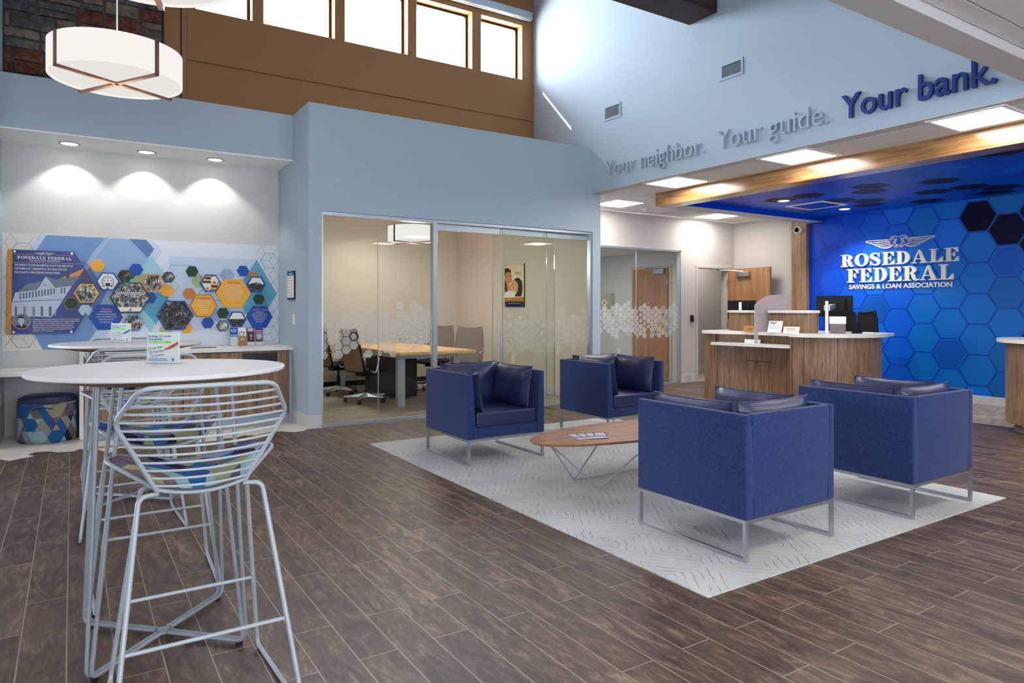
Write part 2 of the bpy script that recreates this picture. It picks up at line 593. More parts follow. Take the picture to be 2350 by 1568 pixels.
    def lathe(self, prof, c=(0, 0, 0), n=48, mi=0, caps=True):
        rings = []
        for r, z in prof:
            rings.append([self.bm.verts.new((c[0] + r * math.cos(2 * PI * k / n), c[1] + r * math.sin(2 * PI * k / n), c[2] + z)) for k in range(n)])
        for A, Bq in zip(rings, rings[1:]):
            for k in range(n):
                self.bm.faces.new([A[k], A[(k + 1) % n], Bq[(k + 1) % n], Bq[k]]).material_index = mi
        if caps:
            self.bm.faces.new(list(reversed(rings[0]))).material_index = mi
            self.bm.faces.new(rings[-1]).material_index = mi
        return self
    def grid(self, fn, nu, nv, mi=0, closeu=False, uvfn=None):
        if uvfn and self.uv is None:
            self.uv = self.bm.loops.layers.uv.new('UVMap')
        V = [[self.bm.verts.new(fn(i / nu, j / nv)) for j in range(nv + 1)] for i in range(nu if closeu else nu + 1)]
        L = len(V)
        for i in range(nu):
            for j in range(nv):
                f = self.bm.faces.new([V[i][j], V[(i + 1) % L][j], V[(i + 1) % L][j + 1], V[i][j + 1]])
                f.material_index = mi
                if uvfn:
                    for lp, (a, b) in zip(f.loops, ((i, j), (i + 1, j), (i + 1, j + 1), (i, j + 1))):
                        lp[self.uv].uv = uvfn(a / nu, b / nv)
        return self
    def text(self, s, fr, x, y, h, width=None, d0=0.0, d1=0.0, align='L', mi=0, weight=0.0):
        vs, fs = text_mesh(s, weight)
        if not vs:
            return self
        x0, x1 = min(v.x for v in vs), max(v.x for v in vs)
        sy = h / CAP
        sx = sy if width is None else width / (x1 - x0)
        w = (x1 - x0) * sx
        ox = x - x0 * sx - (0 if align == 'L' else w / 2 if align == 'C' else w)
        top = [self.bm.verts.new(fr.p(ox + v.x * sx, y + v.y * sy, d1)) for v in vs]
        edges = {}
        for f in fs:
            try:
                self.bm.faces.new([top[i] for i in f]).material_index = mi
            except ValueError:
                continue
            for a, b in zip(f, f[1:] + f[:1]):
                edges[(a, b)] = 1
        if d1 != d0:
            bot = [self.bm.verts.new(fr.p(ox + v.x * sx, y + v.y * sy, d0)) for v in vs]
            for (a, b) in edges:
                if (b, a) not in edges:
                    self.bm.faces.new([top[b], top[a], bot[a], bot[b]]).material_index = mi
        return self
    def bars(self, fr, x, y, lines, h, gap, d, mi=0, align='L'):
        """rows of dashes where print is too small to read"""
        for i, w in enumerate(lines):
            yy = y - i * gap
            xx = x if align == 'L' else x - w / 2
            self.flat(fr, [(xx, yy), (xx + w, yy), (xx + w, yy + h), (xx, yy + h)], d, mi)
        return self
    def build(self, name, mats, parent=None, world=True, smooth=None, root=None):
        me = bpy.data.meshes.new(name)
        if world and parent is not None:
            r = parent
            while r.parent is not None:
                r = r.parent
            bmesh.ops.translate(self.bm, verts=self.bm.verts, vec=-r.location)
        self.bm.normal_update()
        self.bm.to_mesh(me)
        self.bm.free()
        for m in (mats if isinstance(mats, (list, tuple)) else [mats]):
            me.materials.append(M[m] if isinstance(m, str) else m)
        if smooth is not None:
            me.polygons.foreach_set('use_smooth', [True] * len(me.polygons))
            me.set_sharp_from_angle(angle=math.radians(smooth))
        ob = bpy.data.objects.new(name, me)
        COL.objects.link(ob)
        if parent is not None:
            ob.parent = parent
        return ob

def tag(o, label, cat=None, group=None, kind=None):
    o['label'] = label
    if cat:
        o['category'] = cat
    if group:
        o['group'] = group
    if kind:
        o['kind'] = kind
    return o
def thing(name, label, cat, loc=(0, 0, 0), rz=0.0, group=None, kind=None):
    o = bpy.data.objects.new(name, None)
    COL.objects.link(o)
    o.empty_display_size = 0.1
    o.location = loc
    o.rotation_euler = (0, 0, rz)
    return tag(o, label, cat, group, kind)
def struct(b, name, mats, label, cat, smooth=None):
    return tag(b.build(name, mats, smooth=smooth), label, cat, kind='structure')
def dup(root, loc, rz, label, group=None):
    r = root.copy()
    COL.objects.link(r)
    r.location = loc
    r.rotation_euler = (0, 0, rz)
    r['label'] = label
    if group:
        r['group'] = group
    def rec(src, dst):
        for ch in list(src.children):
            c = ch.copy()
            COL.objects.link(c)
            c.parent = dst
            rec(ch, c)
    rec(root, r)
    return r
def hexpts(cx, cy, R, ry=None):
    """flat-topped hexagon, R half the corner to corner width"""
    ry = R * 0.866 if ry is None else ry
    return [(cx + R, cy), (cx + R / 2, cy + ry), (cx - R / 2, cy + ry), (cx - R, cy), (cx - R / 2, cy - ry), (cx + R / 2, cy - ry)]
def clip(pts, x0, x1, y0, y1):
    for ax, lim, sg in ((0, x0, 1), (0, x1, -1), (1, y0, 1), (1, y1, -1)):
        out = []
        for i in range(len(pts)):
            a, b = pts[i - 1], pts[i]
            da, db = (a[ax] - lim) * sg, (b[ax] - lim) * sg
            if (da < 0) != (db < 0):
                t = da / (da - db)
                out.append((a[0] + (b[0] - a[0]) * t, a[1] + (b[1] - a[1]) * t))
            if db >= 0:
                out.append(b)
        pts = out
        if len(pts) < 3:
            return []
    return pts
def rect(x0, x1, y0, y1):
    return [(x0, y0), (x1, y0), (x1, y1), (x0, y1)]
def wallpanel(b, fr, x0, x1, y0, y1, holes, d0, d1, mi=0):
    """slab with rectangular holes"""
    xs = sorted({x0, x1} | {h[0] for h in holes} | {h[1] for h in holes})
    ys = sorted({y0, y1} | {h[2] for h in holes} | {h[3] for h in holes})
    def solid(i, j):
        if i < 0 or j < 0 or i >= len(xs) - 1 or j >= len(ys) - 1:
            return False
        cx, cy = (xs[i] + xs[i + 1]) / 2, (ys[j] + ys[j + 1]) / 2
        return not any(h[0] < cx < h[1] and h[2] < cy < h[3] for h in holes)
    for i in range(len(xs) - 1):
        for j in range(len(ys) - 1):
            if not solid(i, j):
                continue
            a, c, e, g = xs[i], xs[i + 1], ys[j], ys[j + 1]
            b.poly([fr.p(a, e, d1), fr.p(c, e, d1), fr.p(c, g, d1), fr.p(a, g, d1)], mi)
            b.poly([fr.p(a, g, d0), fr.p(c, g, d0), fr.p(c, e, d0), fr.p(a, e, d0)], mi)
            if not solid(i - 1, j):
                b.poly([fr.p(a, e, d0), fr.p(a, e, d1), fr.p(a, g, d1), fr.p(a, g, d0)], mi)
            if not solid(i + 1, j):
                b.poly([fr.p(c, e, d1), fr.p(c, e, d0), fr.p(c, g, d0), fr.p(c, g, d1)], mi)
            if not solid(i, j - 1):
                b.poly([fr.p(a, e, d0), fr.p(c, e, d0), fr.p(c, e, d1), fr.p(a, e, d1)], mi)
            if not solid(i, j + 1):
                b.poly([fr.p(a, g, d1), fr.p(c, g, d1), fr.p(c, g, d0), fr.p(a, g, d0)], mi)
    bmesh.ops.remove_doubles(b.bm, verts=b.bm.verts, dist=1e-5)
    return b

# ------------------------------------------------------------------ the room shell
TOP = 3.535
b = B()
b.box(-4.5, 8.65, -4, 7.40, -0.06, 0)
b.box(-4.5, 2.145, 7.40, 8.75, -0.06, 0)
b.box(6.2, 10.37, 7.40, 8.45, -0.06, 0)
struct(b, 'floor', 'floor', 'dark brown wood plank tile floor of the lobby', 'floor')
b = B().box(2.145, 6.2, 7.40, 11.6, -0.06, 0)
struct(b, 'floor_meeting', 'carpet', 'beige streaked carpet in the glass meeting room', 'floor')
b = B()
b.box(8.65, 10.6, -4, 7.40, -0.06, 0.0)
struct(b, 'floor_teller', 'carpet', 'grey streaked carpet behind the teller counters', 'floor')
b = B().box(6.2, 12, 8.45, 11.6, -0.06, 0)
struct(b, 'floor_office', 'carpet', 'beige carpet of the rooms behind the corridor wall', 'floor')
inlay = [(-0.6, 8.654), (-0.6, 7.36), (-0.521, 7.343), (-0.45, 7.228), (-0.283, 7.348), (-0.331, 7.42), (-0.284, 7.536), (-0.174, 7.517), (-0.103, 7.419), (0.018, 7.402), (0.063, 7.487), (0.114, 7.40), (0.209, 7.354), (0.279, 7.115), (0.375, 7.337), (0.515, 7.20), (0.575, 7.442), (0.749, 7.452), (0.943, 7.352), (1.06, 7.227), (1.212, 7.229), (1.28, 7.314), (1.395, 7.293), (1.488, 7.395), (1.597, 7.31), (1.772, 7.442), (1.864, 7.418), (1.914, 7.351), (1.966, 7.292), (2.07, 7.30), (2.124, 7.375), (2.145, 7.375), (2.145, 8.654)]
b = B().prism(FZ(0), inlay, 0.0005, 0.004)
struct(b, 'floor_inlay', 'tileinlay', 'white tile floor with a jagged edge in the niche', 'floor')

# meeting room block
b = B()
wallpanel(b, FY(7.38), 2.145, 6.233, 0, 2.90, [(2.289, 6.094, 0, 2.37)], -0.12, 0)
wallpanel(b, FY(7.38), 2.145, 6.068, 2.90, TOP, [], -0.12, 0)
b.box(2.145, 2.265, 7.50, 8.80, 0, TOP)
b.box(2.265, 6.068, 7.50, 8.80, TOP - 0.07, TOP)
b.box(6.113, 6.233, 7.50, 8.45, 0, 2.90)
struct(b, 'wall_front', 'hall', 'pale blue wall block around the glazed meeting room', 'wall')
b = B()
b.box(2.265, 6.113, 11.4, 11.5, 0, 2.9)
b.box(2.265, 2.275, 7.51, 11.4, 0, 2.9)
b.box(6.10, 6.112, 7.51, 8.46, 0, 2.9)
b.box(6.10, 6.249, 8.46, 11.4, 0, 2.9)
b.box(2.265, 6.113, 7.51, 11.4, 2.90, 2.95)
struct(b, 'wall_meeting', 'conf', 'warm beige walls inside the meeting room', 'wall')
# sign wall
b = B().box(6.068, 6.24, 2.13, 8.95, 2.912, 6.5)
struct(b, 'wall_right', 'hall', 'tall pale blue wall carrying the raised slogan', 'wall')
# clerestory wall
WIN = [(1.20, 1.88), (1.986, 2.915), (3.03, 3.955), (4.068, 4.985), (5.116, 5.873)]
b = B()
wallpanel(b, FY(8.80), -0.72, 6.068, 3.30, 6.5, [(a, c, 4.84, 5.70) for a, c in WIN], -0.24, 0)
b.box(1.135, 6.068, 8.782, 8.80, 3.3, 4.208)
b.box(1.135, 6.068, 8.782, 8.80, 4.226, 4.80)
struct(b, 'wall_clerestory', 'brown', 'tan brown wall under the row of high windows', 'wall')
b = B()
b.box(0.885, 1.06, 8.765, 8.80, TOP, 6.4)
b.box(1.075, 1.13, 8.775, 8.80, TOP, 6.4)
struct(b, 'trim_1', 'brown', 'tan upright boards between fieldstone and brown wall', 'trim')
b = B().box(0.872, 0.884, 8.72, 8.80, TOP, 6.4)
b.box(1.061, 1.074, 8.78, 8.80, TOP, 6.4)
struct(b, 'trim_2', 'bronze', 'thin dark metal strips beside the fieldstone', 'trim')
# fieldstone
b = B().box(-0.60, 0.872, 8.755, 8.80, TOP, 6.4)
rr = random.Random(5)
z = TOP
while z < 6.3:
    hgt = rr.uniform(0.14, 0.26)
    x = -0.6 - rr.uniform(0, 0.2)
    while x < 0.872:
        w = rr.uniform(0.16, 0.42)
        if rr.random() < 0.3:
            zs = [(z, z + hgt * 0.48), (z + hgt * 0.5, z + hgt)]
        else:
            zs = [(z, z + hgt)]
        for za, zb in zs:
            a, c = max(x, -0.6), min(x + w, 0.872)
            if c - a > 0.04:
                j = lambda: rr.uniform(-0.012, 0.012)
                pts = [(a + 0.012 + abs(j()), za + 0.01 + j() / 2), ((a + c) / 2, za + 0.008 + j() / 2), (c - 0.01 - abs(j()), za + 0.01 + j() / 2), (c - 0.006 - abs(j()), (za + zb) / 2), (c - 0.012 - abs(j()), zb - 0.01 + j() / 2), ((a + c) / 2, zb - 0.006 + j() / 2), (a + 0.012 + abs(j()), zb - 0.01 + j() / 2)]
                b.prism(FY(8.755), pts, -0.005, 0.012 + rr.uniform(0, 0.02), rr.choice([1, 1, 2, 3, 3]))
        x += w
    z += hgt
struct(b, 'wall_stone', ['mortar', 'stone_a', 'stone_b', 'stone_c'], 'dark fieldstone panel above the niche at upper left', 'wall')
# windows
for i, (a, c) in enumerate(WIN):
    w = thing('window_%d' % (i + 1), ['narrow high window nearest the fieldstone, mostly behind a drum light', 'high window second from the fieldstone', 'middle high window of the clerestory row', 'high window left of the one in the corner', 'high window in the corner by the pale blue wall'][i], 'window', ((a + c) / 2, 8.95, 4.84), kind='structure')
    q = B()
    q.box(a, a + 0.012, 8.805, 8.95, 4.84, 5.70)
    q.box(c - 0.012, c, 8.805, 8.95, 4.84, 5.70)
    q.box(a, c, 8.805, 8.95, 5.688, 5.70)
    q.box(a, c, 8.805, 8.95, 4.84, 4.85)
    q.build('reveal', 'oak', w)
    q = B()
    q.ring(FY(8.99), rect(a + 0.012, c - 0.012, 4.85, 5.688), rect(a + 0.05, c - 0.05, 4.888, 5.65), 0, 0.05)
    q.build('sash', 'bronze', w)
    q = B().box(a + 0.05, c - 0.05, 8.965, 8.971, 4.888, 5.65)
    q.build('pane', 'winglass', w)
b = B()
b.hexa([(-1, 9.1, 6.40), (7.5, 9.1, 6.40), (7.5, 10.0, 6.085), (-1, 10.0, 6.085), (-1, 9.1, 6.5), (7.5, 9.1, 6.5), (7.5, 10.0, 6.3), (-1, 10.0, 6.3)])
struct(b, 'roof_eave', 'eave', 'white roof eave seen outside through the high windows', 'roof eave')
# niche
b = B()
b.box(-0.60, 2.145, 8.654, 8.75, 0, 3.10)
struct(b, 'wall_niche', 'niche', 'light grey back wall of the niche under three downlights', 'wall')
b = B()
b.box(-0.60, 2.145, 8.0, 8.12, 3.02, TOP)
b.box(-0.60, 2.145, 8.12, 8.80, TOP - 0.07, TOP)
b.box(-0.72, -0.60, 7.38, 8.80, 0, 6.5)
struct(b, 'wall_left', 'hall', 'pale blue fascia and return wall of the niche', 'wall')
b = B().box(-0.60, 2.145, 8.0, 8.654, 3.005, 3.02)
struct(b, 'ceiling_niche', 'white', 'white soffit over the niche', 'ceiling')
b = B()
b.box(-4.5, -0.72, 7.38, 7.5, 0, 6.5)
wallpanel(b, Fr((-4.5, 0, 0), (0, 1, 0), (0, 0, 1)), -4, 7.38, 0, 6.5, [(5.7, 7.0, 0.8, 2.3)], -0.12, 0)
struct(b, 'wall_far_left', 'hall', 'pale blue wall left of the niche', 'wall')
b = B()
wallpanel(b, Fr((0, -4, 0), (-1, 0, 0), (0, 0, 1)), -10.6, 4.62, 0, 3.0, [(-5.2, -3.4, 0.6, 2.5), (-2.2, -0.2, 0.1, 2.4), (1.0, 3.4, 0.6, 2.5)], -0.15, 0)
struct(b, 'wall_back', 'hall', 'entrance wall with tall glazed openings opposite the meeting room', 'wall')
# ceilings
b = B().box(-4.62, 6.3, 2.0, 9.1, 6.5, 6.6)
struct(b, 'ceiling_hall', 'gyp', 'high ceiling over the lobby', 'ceiling')
b = B().box(-4.5, 6.068, 1.94, 2.13, 2.93, 6.5)
struct(b, 'ceiling_border', 'gyp', 'grey plasterboard edge of the lower ceiling at upper right', 'ceiling')
def tiled(b, x0, x1, y0, y1, z, ox, oy, p=0.6096, gap=0.007, d=0.004):
    xs = [x0] + [ox + p * k for k in range(-30, 40) if x0 < ox + p * k < x1] + [x1]
    ys = [y0] + [oy + p * k for k in range(-30, 40) if y0 < oy + p * k < y1] + [y1]
    b.box(x0, x1, y0, y1, z + d, z + 0.03, 1)
    for i in range(len(xs) - 1):
        for j in range(len(ys) - 1):
            b.box(xs[i] + gap, xs[i + 1] - gap, ys[j] + gap, ys[j + 1] - gap, z - 0.004, z + d - 0.0005, 0)
b = B()
tiled(b, -4.5, 6.068, -4, 1.94, 3.0, 4.03, 1.80)
struct(b, 'ceiling_entrance', ['ceil', 'alu'], 'white tile ceiling at the upper right corner', 'ceiling')
b = B()
tiled(b, 6.24, 10.37, -4, 8.45, 2.905, 6.13, 4.105)
b.box(6.069, 6.24, -4, 8.44, 2.903, 2.911, 2)
b.box(6.10, 10.45, -4, 8.5, 2.94, 3.0, 0)
struct(b, 'ceiling_teller', ['ceil', 'white', 'gyp'], 'white tile ceiling over the corridor and tellers', 'ceiling')
# corridor
b = B()
wallpanel(b, FY(8.45), 6.233, 10.37, 0, 2.905, [(6.6, 8.948, 0, 2.325), (9.387, 10.203, 0, 2.03)], -0.14, 0)
struct(b, 'wall_corridor', 'greige', 'light grey corridor wall with the glazed office and doorway', 'wall')
b = B()
b.box(10.37, 10.5, 7.05, 8.6, 0, 2.905)
struct(b, 'wall_corridor_end', 'greige', 'light grey wall beside the wood post, behind the open door', 'wall')
b = B()
b.box(9.0, 9.1, 8.59, 11.3, 0, 2.6)
b.box(6.25, 9.1, 11.2, 11.3, 0, 2.6)
struct(b, 'wall_office', 'niche', 'pale walls inside the glazed office', 'wall')
b = B()
tiled(b, 6.25, 9.0, 8.59, 11.2, 2.345, 6.6, 8.9)
struct(b, 'ceiling_office', ['ceil', 'white'], 'tile ceiling inside the glazed office', 'ceiling')
b = B()
b.box(9.1, 11.8, 9.66, 9.76, 0, 2.6)
b.box(11.7, 11.8, 8.59, 9.66, 0, 2.6)
b.box(9.1, 11.8, 8.59, 9.76, 2.6, 2.65)
b.box(10.5, 11.8, 8.46, 8.59, 0, 2.65)
b.box(9.1, 10.5, 8.591, 8.60, 2.09, 2.6)
struct(b, 'wall_back_room', 'greige', 'grey walls of the room behind the open door', 'wall')
# baseboards
def baseb(name, boxes, label, h=0.146):
    b = B()
    for x0, x1, y0, y1 in boxes:
        b.box(x0, x1, y0, y1, 0.0, h, 0, 0.003, 1)
    return struct(b, name, 'base', label, 'baseboard')
baseb('baseboard_front', [(2.135, 2.289, 7.37, 7.38), (2.135, 2.145, 7.38, 8.02), (6.094, 6.243, 7.37, 7.38), (6.233, 6.243, 7.38, 8.44)], 'pale baseboard around the meeting room corner')
baseb('baseboard_corridor', [(8.948, 9.33, 8.44, 8.45)], 'pale baseboard between the glazed office and the doorway')
baseb('baseboard_right', [(10.36, 10.37, -4, 6.91), (10.36, 10.37, 7.19, 8.44)], 'pale baseboard under the blue honeycomb wall', 0.121)
baseb('baseboard_meeting', [(2.275, 6.10, 11.39, 11.40), (6.09, 6.10, 7.52, 11.4)], 'baseboard inside the meeting room', 0.10)
baseb('baseboard_back_room', [(9.1, 11.7, 9.65, 9.66)], 'baseboard in the room behind the open door')
baseb('baseboard_niche', [(-0.60, 0.05, 8.644, 8.654), (-0.60, -0.59, 7.38, 8.64)], 'baseboard in the niche under the low desk')

# blue honeycomb wall and ceiling cloud
def bluemat(name, c, rough=0.40):
    return paint(name, c, rough, 0, 0.25, 0.02, 8)
blues = ['hexblue_%d' % i for i in range(8)]
for nme, c in zip(blues, [srgb(0, 64, 190), srgb(0, 92, 214), srgb(0, 108, 218), srgb(0, 106, 196), srgb(0, 98, 176), srgb(0, 84, 180), srgb(0, 84, 182), srgb(0, 76, 206)]):
    M[nme] = bluemat(nme, c)
M['hexdark'] = paint('hexdark', srgb(1, 2, 38), 0.5, 0, 0.15, 0.02, 8)
M['hexline'] = bluemat('hexline', srgb(20, 102, 194), 0.4)
M['bluebase_l'] = bluemat('bluebase_l', srgb(0, 62, 190))
M['bluebase_r'] = bluemat('bluebase_r', srgb(0, 70, 166))
b = B()
b.box(10.37, 10.5, 4.6, 7.05, 0, 2.905, 0)
b.box(10.37, 10.5, -4, 4.6, 0, 2.905, 1)
fw = FX(10.37)
rh = random.Random(11)
for i in range(-10, 16):
    for j in range(-2, 9):
        uc = -4.38 + 0.355 * i
        zc = 2.561 - 0.42 * j - (0.21 if i % 2 else 0)
        pts = clip(hexpts(uc, zc, 0.222, 0.199), -6.905, 3.5, 0.12, 2.80)
        if not pts:
            continue
        Y = -uc
        dark = (i, j) in ((0, 0), (1, 0), (2, 0), (2, 1), (3, 1), (2, 4), (4, 0))
        t = (6.9 - Y) / 3.4
        if dark:
            mi = 2
        elif Y > 6.3:
            mi = rh.choice([3, 3, 10])
        else:
            mi = rh.choice([10, 10, 4] if t < 0.25 else [4, 4, 5] if t < 0.5 else [5, 6, 6] if t < 0.75 else [6, 7, 7])
        if (i, j) in ((-4, 3), (-1, 4), (1, 1)):
            b.flat(fw, pts, 0.0004, 11)
            b.flat(fw, clip(hexpts(uc, zc, 0.208, 0.187), -6.905, 3.5, 0.12, 2.80), 0.0007, 8)
        else:
            b.flat(fw, pts, 0.0004, mi)
struct(b, 'wall_teller', ['bluebase_l', 'bluebase_r', 'hexdark'] + blues + ['hexline'], 'blue honeycomb patterned wall behind the tellers', 'wall')
b = B()
b.box(7.08, 10.37, -4, 6.62, 2.80, 2.89, 0)
fd = FD(2.80)
darks = [(7.996, 5.865), (8.2, 5.484), (7.947, 5.093), (8.184, 4.726), (8.627, 4.732), (9.026, 5.449), (9.264, 5.099), (9.516, 5.476), (8.591, 3.983), (9.236, 4.35), (9.468, 3.983), (9.907, 4.724), (9.911, 3.994), (9.664, 3.688)]
for i in range(-4, 7):
    for j in range(-6, 18):
        xc = 8.2 + 0.36 * i * 1.0
        yc = 5.484 - 0.42 * j + (0.21 if i % 2 else 0)
        pts = clip([(x, -y) for x, y in hexpts(xc, yc, 0.22, 0.195)], 7.08, 10.37, -6.62, 3.9)
        if pts:
            isd = any(abs(xc - p) + abs(yc - q) < 0.26 for p, q in darks) or (yc < 3.2 and rh.random() < 0.2)
            b.flat(fd, pts, 0.0004, 2 if isd else rh.choice([3, 4, 9, 10, 10]))
struct(b, 'ceiling_cloud', ['bluebase_l', 'bluebase_r', 'hexdark'] + blues, 'blue dropped ceiling panel with dark hexagons over the tellers', 'ceiling')
b = B()
b.box(6.82, 7.08, -4, 6.90, 2.72, 2.902)
b.box(7.08, 10.29, 6.62, 6.90, 2.726, 2.902)
b.box(7.08, 10.29, 6.62, 6.90, 2.72, 2.7255, 1)
b.box(7.081, 10.29, 6.614, 6.6195, 2.726, 2.80, 2)
struct(b, 'beam_surround', ['trimwood', 'greige', 'bluebase_l'], 'oak wrapped beam framing the blue ceiling panel', 'beam')
b = B().box(10.29, 10.37, 6.91, 7.19, 0, 2.902)
struct(b, 'pillar', 'postwood', 'oak faced post at the edge of the blue wall', 'pillar')
b = B()
b.box(-4.5, 6.068, 5.18, 5.59, 4.62, 5.15)
struct(b, 'beam_lobby', 'beam', 'dark brown beam crossing the lobby at the top', 'beam')

# ------------------------------------------------------------------ glazing and doors
def film_pattern(b, fr, x0, x1, z0, z1, seed, d, pitch=0.1, dens=1.0, mi=0, ragged=2):
    r = random.Random(seed)
    R, ry = pitch * 0.53, pitch * 0.46
    ncol = int((x1 - x0) / (pitch * 0.866)) + 2
    nrow = int(round((z1 - z0) / pitch))
    for i in range(ncol):
        xc = x0 + i * pitch * 0.866
        jag_b = r.choice([0, 0, 1, 1, 2][:2 + ragged])
        jag_t = r.choice([0, 1, 1, 2][:1 + ragged])
        for j in range(nrow):
            zc = z0 + pitch * (j + 0.5) + (pitch / 2 if i % 2 else 0)
            edge = j < jag_b or j >= nrow - jag_t
            q = r.random()
            if edge:
                if q < 0.22:
                    pts = clip(hexpts(xc, zc, R * 0.22), x0, x1, z0 - 0.2, z1 + 0.3)
                    if pts:
                        b.flat(fr, pts, d, mi)
                continue
            if q < 0.16 and x0 + R < xc < x1 - R:
                o, n_ = hexpts(xc, zc, R, ry), hexpts(xc, zc, R * 0.62, ry * 0.62)
                for k in range(6):
                    b.flat(fr, [o[k], o[(k + 1) % 6], n_[(k + 1) % 6], n_[k]], d, mi)
                if r.random() < 0.4:
                    b.flat(fr, hexpts(xc, zc, R * 0.3), d, mi)
                continue
            s = 0.72 if q > 0.9 else 1.0
            pts = clip(hexpts(xc, zc, R * s, ry * s), x0, x1, z0 - 0.2, z1 + 0.3)
            if pts:
                b.flat(fr, pts, d, mi)
    return b

w = thing('window_6', 'fixed glass panes with frosted hexagons left of the meeting room opening', 'glass partition', (2.97, 7.43, 0), kind='structure')
B().box(2.292, 2.312, 7.40, 7.46, 0, 2.368).box(3.645, 3.70, 7.40, 7.47, 0, 2.33).box(2.312, 3.70, 7.40, 7.47, 2.33, 2.368).box(2.312, 3.645, 7.405, 7.455, 0.0, 0.035).build('frame', 'alu', w)
for a, c in ((2.314, 2.956), (2.962, 3.643)):
    B().box(a, c, 7.425, 7.437, 0.036, 2.329).build('pane', 'glass', w)
B().box(2.9562, 2.9618, 7.424, 7.438, 0.036, 2.329).build('joint_seal', 'alu', w)
fb = film_pattern(B(), FY(7.4235), 2.32, 2.953, 0.74, 1.36, 3, 0)
film_pattern(fb, FY(7.4235), 2.966, 3.64, 0.74, 1.36, 8, 0)
fb.build('frosted_film', 'film', w)
w = thing('window_7', 'fixed glass panes with frosted hexagons right of the meeting room opening', 'glass partition', (5.37, 7.43, 0), kind='structure')
B().box(6.065, 6.092, 7.40, 7.47, 0, 2.33).box(3.70, 6.092, 7.40, 7.47, 2.335, 2.368).box(4.645, 6.065, 7.405, 7.455, 0.0, 0.03).build('frame', 'alu', w)
B().box(3.702, 6.064, 7.455, 7.50, 2.255, 2.334).build('track', 'alu', w)
for a, c in ((4.643, 5.334), (5.340, 6.063)):
    B().box(a, c, 7.418, 7.430, 0.031, 2.334).build('pane', 'glass', w)
for a in (4.638, 5.3345):
    B().box(a, a + 0.005, 7.416, 7.431, 0.031, 2.334).build('joint_seal', 'seal', w)
fb = film_pattern(B(), FY(7.4165), 4.65, 5.33, 0.68, 1.33, 13, 0)
film_pattern(fb, FY(7.4165), 5.345, 6.055, 0.68, 1.33, 18, 0)
fb.build('frosted_film', 'filmlight', w)
w = thing('door_1', 'sliding glass door with steel bar handle, slid open', 'door', (5.0, 7.48, 0), kind='structure')
B().box(4.525, 5.50, 7.470, 7.482, 0.02, 2.256).build('pane', 'glass', w)
B().box(4.521, 4.5248, 7.468, 7.484, 0.02, 2.256).box(5.5002, 5.504, 7.468, 7.484, 0.02, 2.256).build('glass_edge', 'seal', w)
B().box(4.525, 5.50, 7.466, 7.486, 0.004, 0.02).build('bottom_rail', 'alu', w)
film_pattern(B(), FY(7.468), 4.54, 5.49, 0.68, 1.33, 23, 0).build('frosted_film', 'filmlight', w)
h = B().tube([(4.635, 7.44, 0.55), (4.635, 7.44, 1.03)], 0.012, 10)
h.tube([(4.635, 7.44, 0.62), (4.635, 7.47, 0.62)], 0.008, 8).tube([(4.635, 7.44, 0.95), (4.635, 7.47, 0.95)], 0.008, 8)
h.build('handle', 'steel', w, smooth=40)

w = thing('window_8', 'glazed office front with frosted hexagon band beside the corridor', 'glass partition', (7.8, 8.45, 0), kind='structure')
B().box(8.918, 8.946, 8.43, 8.50, 0, 2.322).box(6.6, 8.946, 8.43, 8.50, 2.29, 2.322).box(6.6, 8.918, 8.44, 8.49, 0, 0.03).build('frame', 'alu', w)
for a, c in ((6.60, 7.919), (7.925, 8.917)):
    B().box(a, c, 8.458, 8.470, 0.031, 2.289).build('pane', 'glass', w)
B().box(7.9195, 7.9245, 8.456, 8.472, 0.031, 2.289).build('joint_seal', 'alu', w)
fb = film_pattern(B(), FY(8.456), 6.62, 7.915, 0.80, 1.40, 31, 0)
film_pattern(fb, FY(8.456), 7.93, 8.91, 0.80, 1.40, 37, 0)
fb.build('frosted_film', 'film', w)

# office door on the far side of the glass
w = thing('door_2', 'closed wood door inside the glazed office', 'door', (8.98, 9.2, 0), kind='structure')
B().box(8.94, 8.985, 8.75, 9.65, 0.01, 2.035).build('leaf', 'doorwood', w)
B().box(8.975, 9.0, 8.69, 8.748, 0, 2.09).box(8.975, 9.0, 9.652, 9.71, 0, 2.09).box(8.975, 9.0, 8.748, 9.652, 2.037, 2.09).build('frame', 'greige', w)
c = B().box(8.88, 8.938, 8.80, 9.06, 1.93, 2.02, 0, 0.005).tube([(8.91, 8.95, 2.03), (8.92, 9.15, 2.05), (8.96, 9.32, 2.06)], 0.009, 8).build('door_closer', 'steel', w)
for z in (0.25, 1.0, 1.78):
    B().cyl((8.935, 8.745, z - 0.05), (8.935, 8.745, z + 0.05), 0.01, n=10).build('hinge', 'steel', w)
B().cyl((8.94, 9.58, 1.0), (8.91, 9.58, 1.0), 0.025, n=16).tube([(8.90, 9.58, 1.0), (8.90, 9.47, 1.0)], 0.01, 8).build('handle', 'steel', w)
